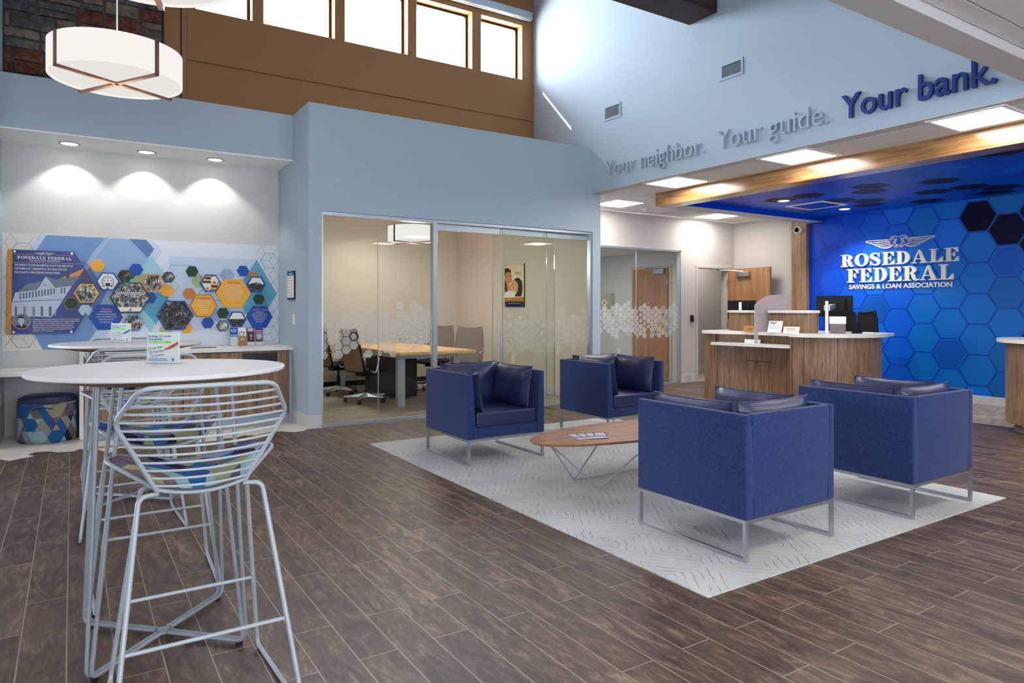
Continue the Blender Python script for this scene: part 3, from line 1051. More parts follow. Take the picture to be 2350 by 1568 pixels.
# doorway and open leaf
w = thing('door_3', 'wood door standing open at the corridor end', 'door', (9.8, 8.45, 0), kind='structure')
B().box(9.335, 9.387, 8.43, 8.452, 0, 2.085, 0, 0.004, 1).box(10.203, 10.255, 8.43, 8.452, 0, 2.085, 0, 0.004, 1).box(9.387, 10.203, 8.43, 8.452, 2.03, 2.085, 0, 0.004, 1).box(9.387, 9.40, 8.452, 8.60, 0, 2.03).box(10.19, 10.203, 8.452, 8.60, 0, 2.03).build('frame', 'greige', w)
B().box(10.16, 10.205, 7.52, 8.425, 0.01, 2.03).build('leaf', 'doorwood', w)
B().box(10.10, 10.158, 7.92, 8.20, 1.88, 1.96, 0, 0.006).build('door_closer', 'steel', w)
B().tube([(10.13, 8.06, 1.97), (10.02, 8.28, 2.0), (9.93, 8.47, 2.005)], 0.009, 8).build('closer_arm', 'steel', w)
for z in (0.25, 1.0, 1.8):
    B().cyl((10.15, 8.428, z - 0.05), (10.15, 8.428, z + 0.05), 0.01, n=10).build('hinge', 'steel', w)
B().box(9.383, 9.3885, 8.455, 8.475, 0.92, 1.03).build('strike_plate', 'bronze', w)
b = B().box(9.195, 9.255, 8.41, 8.45, 1.07, 1.19, 0, 0.008)
o = thing('card_reader', 'small black card reader on the wall left of the doorway', 'card reader', (9.225, 8.45, 1.07))
b.build('body', 'black', o)
B().box(9.21, 9.24, 8.408, 8.411, 1.172, 1.178).build('light_strip', 'redp', o)

# ------------------------------------------------------------------ ceiling fixtures
def troffer(cx, cy, z, label, s=0.60, group=None):
    t = thing('ceiling_light', label, 'ceiling light', (cx, cy, z), 0, group)
    h = s / 2
    B().ring(FD(z - 0.004), [(x, -y) for x, y in rect(cx - h, cx + h, cy - h, cy + h)], [(x, -y) for x, y in rect(cx - h + 0.035, cx + h - 0.035, cy - h + 0.035, cy + h - 0.035)], -0.003, 0.008).build('frame', 'white', t)
    B().flat(FD(z - 0.004), [(x, -y) for x, y in rect(cx - h + 0.035, cx + h - 0.035, cy - h + 0.035, cy + h - 0.035)], 0.001).build('diffuser', 'lightpanel', t)
    return t
troffer(6.43, 6.13, 2.905, 'square ceiling light panel under the word neighbor, beside the oak beam')
troffer(6.43, 4.41, 2.905, 'square ceiling light panel under the word guide, beside the oak beam')
troffer(6.43, 2.70, 2.905, 'square ceiling light panel under the word bank, beside the oak beam')
troffer(6.98, 7.84, 2.905, 'square ceiling light panel partly hidden by the corner of the blue wall block')
troffer(9.34, 7.98, 2.905, 'small looking square ceiling light panel above the doorway at corridor end')
for x, y, z in ((6.43, 0.99, 2.905), (6.43, -0.9, 2.905), (0.5, 0.6, 3.0), (3.2, 0.6, 3.0), (0.5, -1.8, 3.0), (3.2, -1.8, 3.0)):  # unseen panels added behind and beside the camera as fill light
    troffer(x, y, z, 'added square fill light panel, out of view on the entrance side', group='added fill light panels on the entrance side')
troffer(7.3, 9.6, 2.345, 'square ceiling light panel inside the glazed office')
troffer(10.6, 9.1, 2.60, 'square ceiling light panel in the room behind the doorway', 0.42)
troffer(9.0, 2.0, 2.80, 'square ceiling light panel over the near teller counter')

def spot(loc, aim, power, size, blend, color=(1, 0.93, 0.84), rad=0.03):
    d = bpy.data.lights.new('lamp', 'SPOT')
    d.energy = power
    d.spot_size = math.radians(size)
    d.spot_blend = blend
    d.shadow_soft_size = rad
    d.color = color
    o = bpy.data.objects.new('lamp', d)
    COL.objects.link(o)
    o.location = loc
    o.rotation_euler = Vector(aim).to_track_quat('-Z', 'Y').to_euler()
    return o
def downlight(cx, cy, z, r, label, power, size=120, blend=0.35, trim='steel', aim=(0, 0, -1), wash=0.0):
    t = thing('downlight', label, 'downlight', (cx, cy, z))
    prof = [(r, 0.004), (r, -0.004), (r - 0.014, -0.007), (r - 0.018, 0.002)]
    B().lathe([(a, c) for a, c in prof], (cx, cy, z), 32, caps=False).build('trim', trim, t, smooth=40)
    B().lathe([(0.001, -0.001), (r - 0.014, -0.001)], (cx, cy, z), 32, caps=False).build('lens', 'lightdisc', t)
    spot((cx, cy + wash, z - 0.012), aim, power, size, blend)
    return t
downlight(-0.02, 8.392, 3.005, 0.095, 'round downlight in the niche soffit nearest the left wall', 26, 104, 0.36, 'ringgrey', wash=0.07)
downlight(0.682, 8.396, 3.005, 0.095, 'middle round downlight in the niche soffit', 26, 104, 0.36, 'ringgrey', wash=0.07)
downlight(1.376, 8.392, 3.005, 0.095, 'round downlight in the niche soffit nearest the meeting room', 26, 104, 0.36, 'ringgrey', wash=0.07)
downlight(8.295, 5.92, 2.80, 0.085, 'round downlight in the blue ceiling nearest the oak beam', 70, 130, 0.5, 'white')
downlight(9.746, 5.91, 2.80, 0.085, 'round downlight in the blue ceiling close to the honeycomb wall', 120, 120, 0.6, 'white')
# diffuser in the blue ceiling
t = thing('ceiling_diffuser', 'white square air diffuser frame set in the blue ceiling', 'air vent', (9.05, 5.92, 2.8))
B().ring(FD(2.799), [(x, -y) for x, y in rect(8.75, 9.35, 5.62, 6.22)], [(x, -y) for x, y in rect(8.79, 9.31, 5.66, 6.18)], 0, 0.012).build('frame', 'white', t)
B().box(8.83, 9.27, 5.70, 6.14, 2.785, 2.795).build('plaque', 'bluebase_l', t)
# grey return grille and smoke detector in the corridor ceiling
t = thing('ceiling_grille', 'flat grey return grille in the corridor ceiling', 'air vent', (8.56, 8.0, 2.905))
B().box(8.27, 8.85, 7.72, 8.29, 2.896, 2.902).build('panel', 'gyp', t)
t = thing('smoke_detector', 'round white smoke detector on the corridor ceiling', 'smoke detector', (7.71, 8.03, 2.90))
B().lathe([(0.055, 0), (0.055, -0.015), (0.04, -0.035), (0.02, -0.045)], (7.71, 8.03, 2.902), 24).build('housing', 'white', t, smooth=40)
B().box(7.69, 7.73, 7.985, 7.988, 2.872, 2.882).build('vent_slot', 'black', t)
# dome camera
t = thing('security_camera', 'round white dome camera with black lens on the oak post', 'security camera', (10.29, 7.05, 2.625))
B().cyl((10.29, 7.05, 2.625), (10.235, 7.05, 2.625), 0.062, 0.056, 28).build('housing', 'white', t, smooth=40)
g = B()
g.grid(lambda u, v: (10.236 - 0.04 * math.cos(v * PI / 2) * 1.0, 7.05 + 0.043 * math.sin(v * PI / 2) * math.cos(u * 2 * PI), 2.625 + 0.043 * math.sin(v * PI / 2) * math.sin(u * 2 * PI)), 20, 6, closeu=True)
g.build('dome', 'screen', t, smooth=80)
# shade cassette above the windows
t = thing('roller_shade', 'long grey roller shade cassette above the high windows', 'roller shade', (3.6, 8.75, 5.76))
B().box(1.2, 5.985, 8.69, 8.799, 5.765, 5.885, 0, 0.01).build('cassette', 'alu', t)
B().box(1.2, 5.985, 8.73, 8.76, 5.758, 5.766).build('hem_bar', 'white', t)
# wall vents on the slogan wall
def wallvent(y0, y1, z0, z1, label):
    t = thing('wall_vent', label, 'air vent', (6.068, (y0 + y1) / 2, z0))
    fr = FX(6.068)
    B().ring(fr, rect(-y0, -y1, z0, z1), rect(-y0 + 0.025, -y1 - 0.025, z0 + 0.025, z1 - 0.025), 0, 0.012).build('frame', 'hall', t)
    B().flat(fr, rect(-y0 + 0.02, -y1 - 0.02, z0 + 0.02, z1 - 0.02), 0.0015).build('backing', 'black', t)
    n = 10
    for k in range(n):
        zz = z0 + 0.03 + (z1 - z0 - 0.06) * (k + 0.3) / n
        B().hexa([fr.p(-y0 + 0.025, zz, 0.002), fr.p(-y1 - 0.025, zz, 0.002), fr.p(-y1 - 0.025, zz + 0.002, 0.002), fr.p(-y0 + 0.025, zz + 0.002, 0.002), fr.p(-y0 + 0.025, zz - 0.006, 0.010), fr.p(-y1 - 0.025, zz - 0.006, 0.010), fr.p(-y1 - 0.025, zz - 0.003, 0.010), fr.p(-y0 + 0.025, zz - 0.003, 0.010)]).build('louver', 'hall', t)
    return t
wallvent(5.13, 4.82, 3.83, 4.01, 'louvered wall vent above the word guide')
wallvent(7.10, 6.77, 3.835, 4.03, 'louvered wall vent above the word neighbor, nearer the high windows')

# drum pendants
def pendant(cx, cy, z0, z1, r, rot, label, zc, power):
    t = thing('drum_pendant', label, 'pendant light', (cx, cy, z0), 0)
    B().lathe([(r, 0), (r, z1 - z0), (r - 0.006, z1 - z0), (r - 0.006, 0.0)], (cx, cy, z0), 72, caps=False).build('shade', 'shade', t, smooth=40)
    B().lathe([(0.001, 0.012), (r - 0.012, 0.012)], (cx, cy, z0), 72, caps=False).build('diffuser', 'shadein', t)
    B().lathe([(0.001, 0), (r - 0.006, 0), (r - 0.006, 0.003), (0.001, 0.003)], (cx, cy, z1 - 0.03), 48, caps=False).build('top_diffuser', 'shadein', t)
    ca, sa = math.cos(rot), math.sin(rot)
    for k in range(2):
        c, s = (ca, sa) if k == 0 else (-sa, ca)
        q = B()
        hw = 0.013
        P = lambda d, w, z: (cx + c * d - s * w, cy + s * d + c * w, z)
        R = r + 0.008
        q.hexa([P(-R, -hw, z0 - 0.022), P(R, -hw, z0 - 0.022), P(R, hw, z0 - 0.022), P(-R, hw, z0 - 0.022), P(-R, -hw, z0 - 0.008), P(R, -hw, z0 - 0.008), P(R, hw, z0 - 0.008), P(-R, hw, z0 - 0.008)])
        for sg in (-1, 1):
            d0, d1 = sorted((sg * (r + 0.001), sg * R))
            q.hexa([P(d0, -hw, z0 - 0.022), P(d1, -hw, z0 - 0.022), P(d1, hw, z0 - 0.022), P(d0, hw, z0 - 0.022), P(d0, -hw, z1 + 0.004), P(d1, -hw, z1 + 0.004), P(d1, hw, z1 + 0.004), P(d0, hw, z1 + 0.004)])
        q.build('strap', 'strap', t)
    B().tube([(cx, cy, z1 - 0.03), (cx, cy, zc)], 0.005, 8).build('cord', 'white', t)
    B().lathe([(0.06, 0), (0.06, -0.02), (0.02, -0.03)], (cx, cy, zc), 24).build('canopy', 'white', t)
    d = bpy.data.lights.new('lamp', 'POINT')
    d.energy = power
    d.shadow_soft_size = 0.12
    d.color = (1, 0.92, 0.82)
    o = bpy.data.objects.new('lamp', d)
    COL.objects.link(o)
    o.location = (cx, cy, z0 - 0.2)
    return t
pendant(0.257, 5.335, 2.84, 3.045, 0.40, math.radians(31), 'white drum pendant with bronze cross straps hanging by the fieldstone', 6.5, 14)
pendant(0.28, 3.50, 2.84, 3.045, 0.40, math.radians(75), 'white drum pendant cut off by the top edge of the photo', 6.5, 14)
pendant(4.20, 9.20, 2.285, 2.50, 0.362, math.radians(20), 'white drum pendant inside the glass meeting room', 2.90, 36)
for x, y in ((4.2, 8.4), (4.2, 10.4)):
    downlight(x, y, 2.90, 0.08, 'round downlight in the meeting room ceiling, %s' % ('near the glass' if y < 9 else 'towards the far wall'), 48, 150, 0.6, 'white')

# ------------------------------------------------------------------ lettering helpers
def smoothpts(P, n=6):
    out = []
    for i in range(len(P) - 1):
        p0, p1, p2, p3 = P[max(i - 1, 0)], P[i], P[i + 1], P[min(i + 2, len(P) - 1)]
        for k in range(n):
            t = k / n
            out.append(tuple(0.5 * (2 * p1[a] + (p2[a] - p0[a]) * t + (2 * p0[a] - 5 * p1[a] + 4 * p2[a] - p3[a]) * t * t + (3 * p1[a] - p0[a] - 3 * p2[a] + p3[a]) * t ** 3) for a in range(len(p1))))
    out.append(tuple(P[-1]))
    return out
def ribbon(b, fr, pts, d0, d1, mi=0, w=None, close=False):
    """pts: (x, y[, halfwidth])"""
    L, Rr = [], []
    N = len(pts)
    for i, p in enumerate(pts):
        a, c = (pts[(i - 1) % N], pts[(i + 1) % N]) if close else (pts[max(i - 1, 0)], pts[min(i + 1, N - 1)])
        dx, dy = c[0] - a[0], c[1] - a[1]
        ln = math.hypot(dx, dy) or 1
        hw = w if w is not None else p[2]
        L.append((p[0] - dy / ln * hw, p[1] + dx / ln * hw))
        Rr.append((p[0] + dy / ln * hw, p[1] - dx / ln * hw))
    for i in range(N if close else N - 1):
        j = (i + 1) % N
        q = [Rr[i], Rr[j], L[j], L[i]]
        if d0 == d1:
            b.flat(fr, q, d1, mi)
        else:
            b.prism(fr, q, d0, d1, mi)
def esect(cx, cy, rx, ry, ix, iy, a0, a1, n=18):
    o = [(cx + rx * math.cos(a0 + (a1 - a0) * k / n), cy + ry * math.sin(a0 + (a1 - a0) * k / n)) for k in range(n + 1)]
    i = [(cx + ix * math.cos(a0 + (a1 - a0) * k / n), cy + iy * math.sin(a0 + (a1 - a0) * k / n)) for k in range(n + 1)]
    return [[o[k], o[k + 1], i[k + 1], i[k]] for k in range(n)]
def serif(ch):
    s = 0.07
    st = rect(0.12, 0.36, 0, 1)
    if ch == 'E':
        return 0.80, [st, rect(0, 0.75, 1 - s, 1), rect(0, 0.79, 0, s), [(0.50, 0.94), (0.75, 0.94), (0.75, 0.67), (0.70, 0.67)], [(0.52, 0.06), (0.79, 0.06), (0.79, 0.35), (0.74, 0.35)], rect(0.37, 0.56, 0.475, 0.54), [(0.50, 0.36), (0.58, 0.33), (0.58, 0.68), (0.50, 0.65)]]
    if ch == 'F':
        return 0.77, [st, rect(0, 0.75, 1 - s, 1), rect(0, 0.50, 0, s), [(0.50, 0.94), (0.75, 0.94), (0.75, 0.65), (0.70, 0.65)], rect(0.37, 0.56, 0.465, 0.53), [(0.50, 0.34), (0.58, 0.31), (0.58, 0.68), (0.50, 0.65)]]
    if ch == 'L':
        return 0.77, [st, rect(0, 0.50, 1 - s, 1), rect(0, 0.76, 0, s), [(0.46, 0.06), (0.76, 0.06), (0.76, 0.38), (0.71, 0.38)]]
    if ch == 'D':
        return 0.86, [st, rect(0, 0.40, 1 - s, 1), rect(0, 0.40, 0, s)] + esect(0.38, 0.5, 0.47, 0.5, 0.20, 0.43, -PI / 2, PI / 2)
    if ch == 'O':
        return 0.92, esect(0.46, 0.5, 0.46, 0.52, 0.21, 0.44, 0, 2 * PI, 36)
    if ch == 'R':
        return 0.90, [st, rect(0, 0.40, 1 - s, 1), rect(0, 0.48, 0, s)] + esect(0.38, 0.735, 0.40, 0.265, 0.14, 0.195, -PI / 2, PI / 2) + [[(0.37, 0.53), (0.37, 0.47), (0.50, 0.45), (0.60, 0.50)], [(0.46, 0.50), (0.46, 0.42), (0.54, 0.14), (0.66, 0.0), (0.74, 0.10), (0.70, 0.40), (0.58, 0.52)], [(0.64, 0.02), (0.80, -0.02), (0.90, 0.06), (0.90, 0.14), (0.84, 0.07), (0.74, 0.11)]]
    if ch == 'A':
        return 0.98, [[(0.10, 0.03), (0.17, 0.03), (0.49, 0.90), (0.42, 1.0)], [(0.40, 1.0), (0.54, 1.0), (0.90, 0.03), (0.62, 0.03)], rect(0.22, 0.66, 0.29, 0.35), rect(0, 0.30, 0, s), rect(0.50, 0.99, 0, s)]
    if ch == 'S':
        pts = smoothpts([(0.60, 0.72, 0.03), (0.54, 0.90, 0.035), (0.37, 0.965, 0.04), (0.17, 0.88, 0.09), (0.15, 0.68, 0.115), (0.37, 0.52, 0.125), (0.58, 0.34, 0.115), (0.56, 0.12, 0.09), (0.36, 0.03, 0.04), (0.17, 0.10, 0.035), (0.09, 0.30, 0.03)])
        q = []
        for a, c in zip(pts, pts[1:]):
            dx, dy = c[0] - a[0], c[1] - a[1]
            ln = math.hypot(dx, dy) or 1
            nx, ny = -dy / ln, dx / ln
            q.append([(a[0] - nx * a[2], a[1] - ny * a[2]), (c[0] - nx * c[2], c[1] - ny * c[2]), (c[0] + nx * c[2], c[1] + ny * c[2]), (a[0] + nx * a[2], a[1] + ny * a[2])])
        return 0.74, q + [rect(0.60, 0.66, 0.64, 1.0), rect(0.04, 0.10, 0.0, 0.36)]
    return 0.4, []
def serif_word(word, fr, x, y, h, width, d0, d1, mk, gap=0.06):
    """mk(letter, B) is called once per letter"""
    ws = [serif(c)[0] for c in word]
    tot = sum(ws) + gap * (len(word) - 1)
    k = width / tot
    xx = x
    for c, w in zip(word, ws):
        q = B()
        if c != ' ':
            for i, p in enumerate(serif(c)[1]):
                q.prism(fr, [(xx + px * k, y + py * h) for px, py in p], d0, d1 + i * 0.00002)
        mk(c, q)
        xx += (w + gap) * k
def eagle(b, fr, cx, cy, w, d0, d1, mi=0):
    """spread-wing two-headed bird emblem drawn in strokes"""
    s = w
    lw = 0.0060 * s
    def R(pts, hw=lw, cl=False):
        ribbon(b, fr, [(cx + px * s, cy + py * s) for px, py in pts], d0, d1, mi, hw, cl)
    for sg in (-1, 1):
        X = lambda pts: [(sg * px, py) for px, py in pts]
        wing = smoothpts([(0.09, 0.055), (0.30, 0.058), (0.50, 0.056), (0.485, 0.035), (0.42, 0.015), (0.36, -0.015), (0.30, -0.045), (0.22, -0.075), (0.15, -0.07), (0.10, -0.045)], 5)
        R(X(wing))
        for a, c in (((0.12, 0.035), (0.44, 0.030)), ((0.13, 0.018), (0.37, -0.004)), ((0.13, 0.000), (0.31, -0.030)), ((0.12, -0.018), (0.25, -0.056)), ((0.11, -0.034), (0.19, -0.066))):
            m = ((a[0] + c[0]) / 2, (a[1] + c[1]) / 2 - 0.012)
            R(X(smoothpts([a, m, c], 5)), lw * 0.8)
        for k in range(4):
            x0 = 0.16 + 0.065 * k
            R(X([(x0, 0.047 - 0.004 * k), (x0 + 0.05, 0.043 - 0.006 * k)]), lw * 0.7)
        head = smoothpts([(0.01, 0.085), (0.05, 0.10), (0.10, 0.095), (0.125, 0.075), (0.105, 0.08), (0.075, 0.07), (0.06, 0.045), (0.07, 0.02), (0.09, 0.0)], 5)
        R(X(head))
        R(X(smoothpts([(0.04, 0.072), (0.035, 0.04), (0.055, 0.01), (0.05, -0.02), (0.03, -0.045), (0.005, -0.06)], 5)))
        R(X([(0.10, -0.02), (0.075, -0.05), (0.05, -0.06), (0.03, -0.075)]), lw * 0.9)
        R(X([(0.005, -0.03), (0.03, -0.03)]), lw * 0.8)

# ------------------------------------------------------------------ wall lettering
fw = FX(6.068)
def phrase(s, y0, y1, z, h, mat, label, wt):
    t = thing('wall_lettering', label, 'wall lettering', (6.06, y0, z), 0, 'raised slogan on the tall pale blue wall')
    vs, _ = text_mesh(s, wt)
    x0, x1 = min(v.x for v in vs), max(v.x for v in vs)
    k = (y0 - y1) / (x1 - x0)
    pos = 0.0
    for i, ch in enumerate(s):
        if ch == ' ':
            continue
        # advance of the prefix: width of prefix + letter minus letter
        pv = text_mesh(s[:i + 1], wt)[0]
        lv = text_mesh(ch, wt)[0]
        right = max(v.x for v in pv)
        lw_ = max(v.x for v in lv) - min(v.x for v in lv)
        left = right - lw_
        B().text(ch, fw, -y0 + (left - x0) * k, z, h, lw_ * k, 0.0, 0.036, 'L', 0, wt).build('letter', mat, t)
phrase('Your neighbor.', 7.05, 5.345, 3.075, 0.205, 'letterl', 'slogan words Your neighbor in wall coloured raised letters', -0.012)
phrase('Your guide.', 5.152, 3.824, 3.068, 0.205, 'letterl', 'slogan words Your guide in wall coloured raised letters', -0.012)
phrase('Your bank.', 3.693, 2.422, 3.066, 0.215, 'letterb', 'slogan words Your bank in blue raised letters', 0.008)

fr = FX(10.37)
t = thing('wall_sign', 'large white bank name with spread bird emblem on the blue wall', 'sign', (10.36, 5.47, 1.6))
q = B()
eagle(q, fr, -5.43, 2.29, 0.98, 0.001, 0.02)
q.build('emblem', 'letterw', t)
serif_word('ROSEDALE', fr, -6.335, 1.966, 0.192, 1.73, 0.001, 0.03, lambda c, q: q.build('letter', 'letterw', t))
serif_word('FEDERAL', fr, -6.235, 1.714, 0.215, 1.564, 0.001, 0.03, lambda c, q: q.build('letter', 'letterw', t))
q = B()
q.text('SAVINGS & LOAN ASSOCIATION', fr, -6.205, 1.611, 0.066, 1.507, 0.001, 0.015, 'L', 0, 0.022)
q.build('tagline', 'letterw', t)

# ------------------------------------------------------------------ niche: mural, plaques, counter
M['mur_base'] = paint('mural_cream', srgb(230, 226, 220), 0.6)
M['mur_blue'] = paint('mural_blue', srgb(120, 158, 208), 0.6, var=0.08, scale=7)
M['mur_blue2'] = paint('mural_mid_blue', srgb(146, 178, 218), 0.6)
M['mur_blue3'] = paint('mural_deep_blue', srgb(96, 128, 178), 0.6, var=0.08, scale=9)
M['mur_pale'] = paint('mural_pale_blue', srgb(196, 214, 234), 0.6)
M['mur_pale2'] = paint('mural_paler_blue', srgb(218, 228, 240), 0.6)
M['mur_teal'] = paint('mural_teal', srgb(96, 170, 198), 0.6)
M['mur_teal2'] = paint('mural_light_teal', srgb(158, 208, 222), 0.6)
M['mur_lime'] = paint('mural_olive', srgb(176, 190, 140), 0.6)
M['mur_line'] = paint('mural_line', srgb(150, 150, 148), 0.6)
M['mur_bline'] = paint('mural_blue_line', srgb(60, 96, 150), 0.6)
M['mur_oline'] = paint('mural_orange_line', srgb(232, 166, 132), 0.6)
MUR = ['mur_base', 'mur_blue', 'mur_blue2', 'mur_blue3', 'mur_pale', 'mur_pale2', 'mur_teal', 'mur_teal2', 'mur_lime', 'mur_line', 'mur_bline', 'mur_oline']
fm = FY(8.654)
t = thing('wall_mural', 'wide blue and cream printed mural behind the hexagon plaques', 'mural', (0.77, 8.65, 0.87))
q = B().box(-0.598, 2.143, 8.649, 8.6535, 0.87, 2.075)
q.build('panel', ['mur_base'], t)
q = B()
def lay(pts, mi, d):
    p = clip(pts, -0.598, 2.143, 0.871, 2.074)
    if len(p) > 2:
        q.flat(fm, p, 0.005 + d * 0.0003, mi)
lay([(0.70, 2.09), (2.143, 2.06), (2.143, 0.87), (0.15, 0.87)], 5, 1)
lay([(-0.28, 2.10), (0.74, 2.10), (0.86, 1.95), (0.22, 0.86), (-0.20, 0.86), (-0.57, 1.50)], 4, 2)
lay([(-0.21, 2.10), (0.68, 2.10), (0.78, 1.974), (0.10, 0.86), (-0.25, 0.86), (-0.54, 1.483)], 1, 3)
lay([(0.22, 1.96), (0.346, 2.085), (0.524, 2.085), (0.74, 1.84), (0.30, 1.15), (0.03, 1.60)], 2, 4)
lay([(0.524, 2.085), (0.68, 2.09), (0.78, 1.974), (0.715, 1.87)], 3, 5)
lay([(-0.02, 1.74), (0.12, 1.82), (0.32, 1.48), (0.19, 1.22)], 3, 5)
lay([(0.40, 1.90), (1.90, 1.90), (1.90, 0.99), (0.40, 0.99)], 4, 4) if False else None
lay([(0.753, 1.897), (0.91, 1.66), (0.91, 1.48), (0.75, 1.03), (0.42, 1.46)], 7, 6)
lay([(0.80, 1.50), (0.93, 1.44), (0.80, 1.12), (0.66, 1.30)], 6, 7)
lay([(0.93, 1.90), (1.86, 1.90), (1.86, 1.05), (0.93, 1.05)], 4, 2)
lay([(1.885, 1.90), (2.125, 1.483), (1.868, 1.05), (1.63, 1.483)], 6, 6)
lay(hexpts(1.245, 1.62, 0.085), 8, 8)
lay(hexpts(0.66, 1.62, 0.085), 8, 8)
lay(hexpts(0.90, 1.06, 0.075), 8, 8)
lay(hexpts(1.55, 1.70, 0.085), 2, 8)
lay(hexpts(1.42, 1.23, 0.085), 2, 8)
lay(hexpts(0.52, 1.72, 0.10), 2, 6)
# honeycomb cube lines at both ends
for x0, x1 in ((-0.598, -0.30), (1.86, 2.143)):
    for i in range(-1, 4):
        for j in range(-1, 8):
            cx_, cy_ = x0 + 0.02 + i * 0.155, 0.90 + j * 0.18 + (0.09 if i % 2 else 0)
            hp = hexpts(cx_, cy_, 0.103)
            for k in range(6):
                a, c = hp[k], hp[(k + 1) % 6]
                if x0 < a[0] < x1 and x0 < c[0] < x1 and 0.88 < a[1] < 2.07 and 0.88 < c[1] < 2.07:
                    ribbon(q, fm, [a, c], 0.0081, 0.0081, 9, 0.0016)
            for k in (1, 3, 5):
                a = hp[k]
                if x0 < a[0] < x1 and x0 < cx_ < x1 and 0.88 < a[1] < 2.07 and 0.88 < cy_ < 2.07:
                    ribbon(q, fm, [a, (cx_, cy_)], 0.0081, 0.0081, 9, 0.0016)
for k in range(4):
    ribbon(q, fm, [(0.30 + k * 0.014, 2.07), (0.08 + k * 0.014, 1.70)], 0.0082, 0.0082, 5, 0.0015)
    ribbon(q, fm, [(0.08 + k * 0.014, 1.52), (0.26 + k * 0.014, 0.90)], 0.0082, 0.0082, 5, 0.0015)
for pl, mi in (([(0.88, 1.66), (0.95, 1.80), (1.17, 1.80), (1.30, 1.62)], 10), ([(1.30, 1.70), (1.34, 1.70), (1.50, 1.70), (1.60, 1.54)], 10), ([(1.13, 1.35), (1.02, 1.35)], 10), ([(1.22, 1.45), (1.33, 1.60)], 10), ([(1.24, 1.62), (1.37, 1.40), (1.50, 1.40)], 10), ([(1.55, 1.32), (1.62, 1.20), (1.72, 1.20), (1.78, 1.32)], 10), ([(1.90, 1.52), (2.02, 1.32), (1.95, 1.20)], 10), ([(0.75, 1.45), (0.88, 1.45), (0.98, 1.32)], 10),
               ([(0.28, 1.34), (0.38, 1.50)], 11), ([(0.55, 1.70), (0.58, 1.78), (0.63, 1.78)], 11), ([(0.99, 1.62), (1.03, 1.55), (0.97, 1.47)], 11), ([(1.23, 1.22), (1.30, 1.07), (1.46, 1.07)], 11), ([(1.45, 1.35), (1.52, 1.28)], 11), ([(1.46, 1.68), (1.49, 1.76), (1.57, 1.76), (1.60, 1.69)], 11), ([(0.02, 1.29), (0.06, 1.22), (0.10, 1.22)], 5)):
    ribbon(q, fm, pl, 0.0083, 0.0083, mi, 0.0022)
q.build('print', MUR, t)

# mission panel
fp = FY(8.612)
t = thing('mission_panel', 'dark blue mission panel with gold edge and white house picture', 'sign', (-0.2, 8.64, 1.04))
PAN = [(-0.510, 1.906), (0.019, 1.906), (0.115, 1.735), (0.250, 1.483), (0.019, 1.04), (-0.520, 1.04)]
M['panelblue'] = paint('panel_blue', srgb(0, 54, 142), 0.3, var=0.25, scale=3)
M['paneldeep'] = paint('panel_deep_blue', srgb(8, 22, 84), 0.3, var=0.2, scale=5)
M['roofgrey'] = paint('print_roof_grey', srgb(118, 134, 152), 0.5, var=0.15, scale=40)
M['wallblue'] = paint('print_wall_pale', srgb(196, 208, 226), 0.5, var=0.08, scale=20)
M['windgrey'] = paint('print_window_grey', srgb(92, 104, 128), 0.5)
B().prism(FY(8.62), PAN, 0, 0.008).build('panel', 'panelblue', t)
B().prism(FY(8.62), [(-0.548, 1.906), (-0.510, 1.906), (-0.520, 1.04), (-0.558, 1.04)], -0.004, 0.009).build('edge', 'gold', t)
for x, z in ((-0.491, 1.886), (0.000, 1.886), (-0.500, 1.062), (-0.004, 1.056)):
    B().cyl((x, 8.6535, z), (x, 8.606, z), 0.011, n=16).build('standoff', 'steel', t)
q = B()
q.flat(fp, [(0.115, 1.735), (0.250, 1.483), (0.17, 1.33), (0.06, 1.53)], 0.0003, 0)
q.flat(fp, [(-0.117, 1.612), (0.115, 1.735), (0.067, 1.651), (-0.03, 1.631)], 0.0005, 4)
q.flat(fp, [(-0.05, 1.631), (-0.022, 1.631), (-0.022, 1.690), (-0.05, 1.690)], 0.0008, 0)
q.flat(fp, [(-0.514, 1.357), (-0.487, 1.466), (-0.304, 1.496), (-0.146, 1.520), (0.001, 1.543), (-0.175, 1.215), (-0.518, 1.224)], 0.0006, 2)
q.flat(fp, [(-0.470, 1.470), (-0.383, 1.557), (-0.267, 1.584), (-0.304, 1.496)], 0.0008, 1)
q.flat(fp, [(-0.23, 1.637), (-0.134, 1.607), (-0.046, 1.634), (0.07, 1.651), (0.010, 1.547), (-0.146, 1.520)], 0.0008, 1)
q.flat(fp, [(-0.23, 1.637), (-0.304, 1.496), (-0.146, 1.520)], 0.0009, 2)
for k in range(8):
    x = -0.45 + k * 0.052 + (0.04 if k > 5 else 0)
    zz = 1.40 + k * 0.010
    if x < -0.03 - (1.5 - zz):
        q.flat(fp, rect(x, x + 0.013, zz, zz + 0.062), 0.0011, 3)
        q.flat(fp, rect(x + 0.027, x + 0.040, zz + 0.002, zz + 0.064), 0.0011, 3)
for k in range(5):
    x = -0.49 + k * 0.072
    if x < -0.20:
        q.flat(fp, rect(x, x + 0.022, 1.225, 1.325), 0.0011, 3)
ribbon(q, fp, [(-0.515, 1.372), (-0.08, 1.398)], 0.0012, 0.0012, 1, 0.004)
for k in range(6):
    ribbon(q, fp, [(-0.47 + k * 0.065, 1.225), (-0.468 + k * 0.065, 1.372 + k * 0.004)], 0.0012, 0.0012, 2, 0.003)
q.flat(fp, rect(-0.254, -0.222, 1.548, 1.556), 0.0011, 3)
q.build('house_picture', ['paneldeep', 'roofgrey', 'wallblue', 'windgrey', 'orange'], t)
q = B()
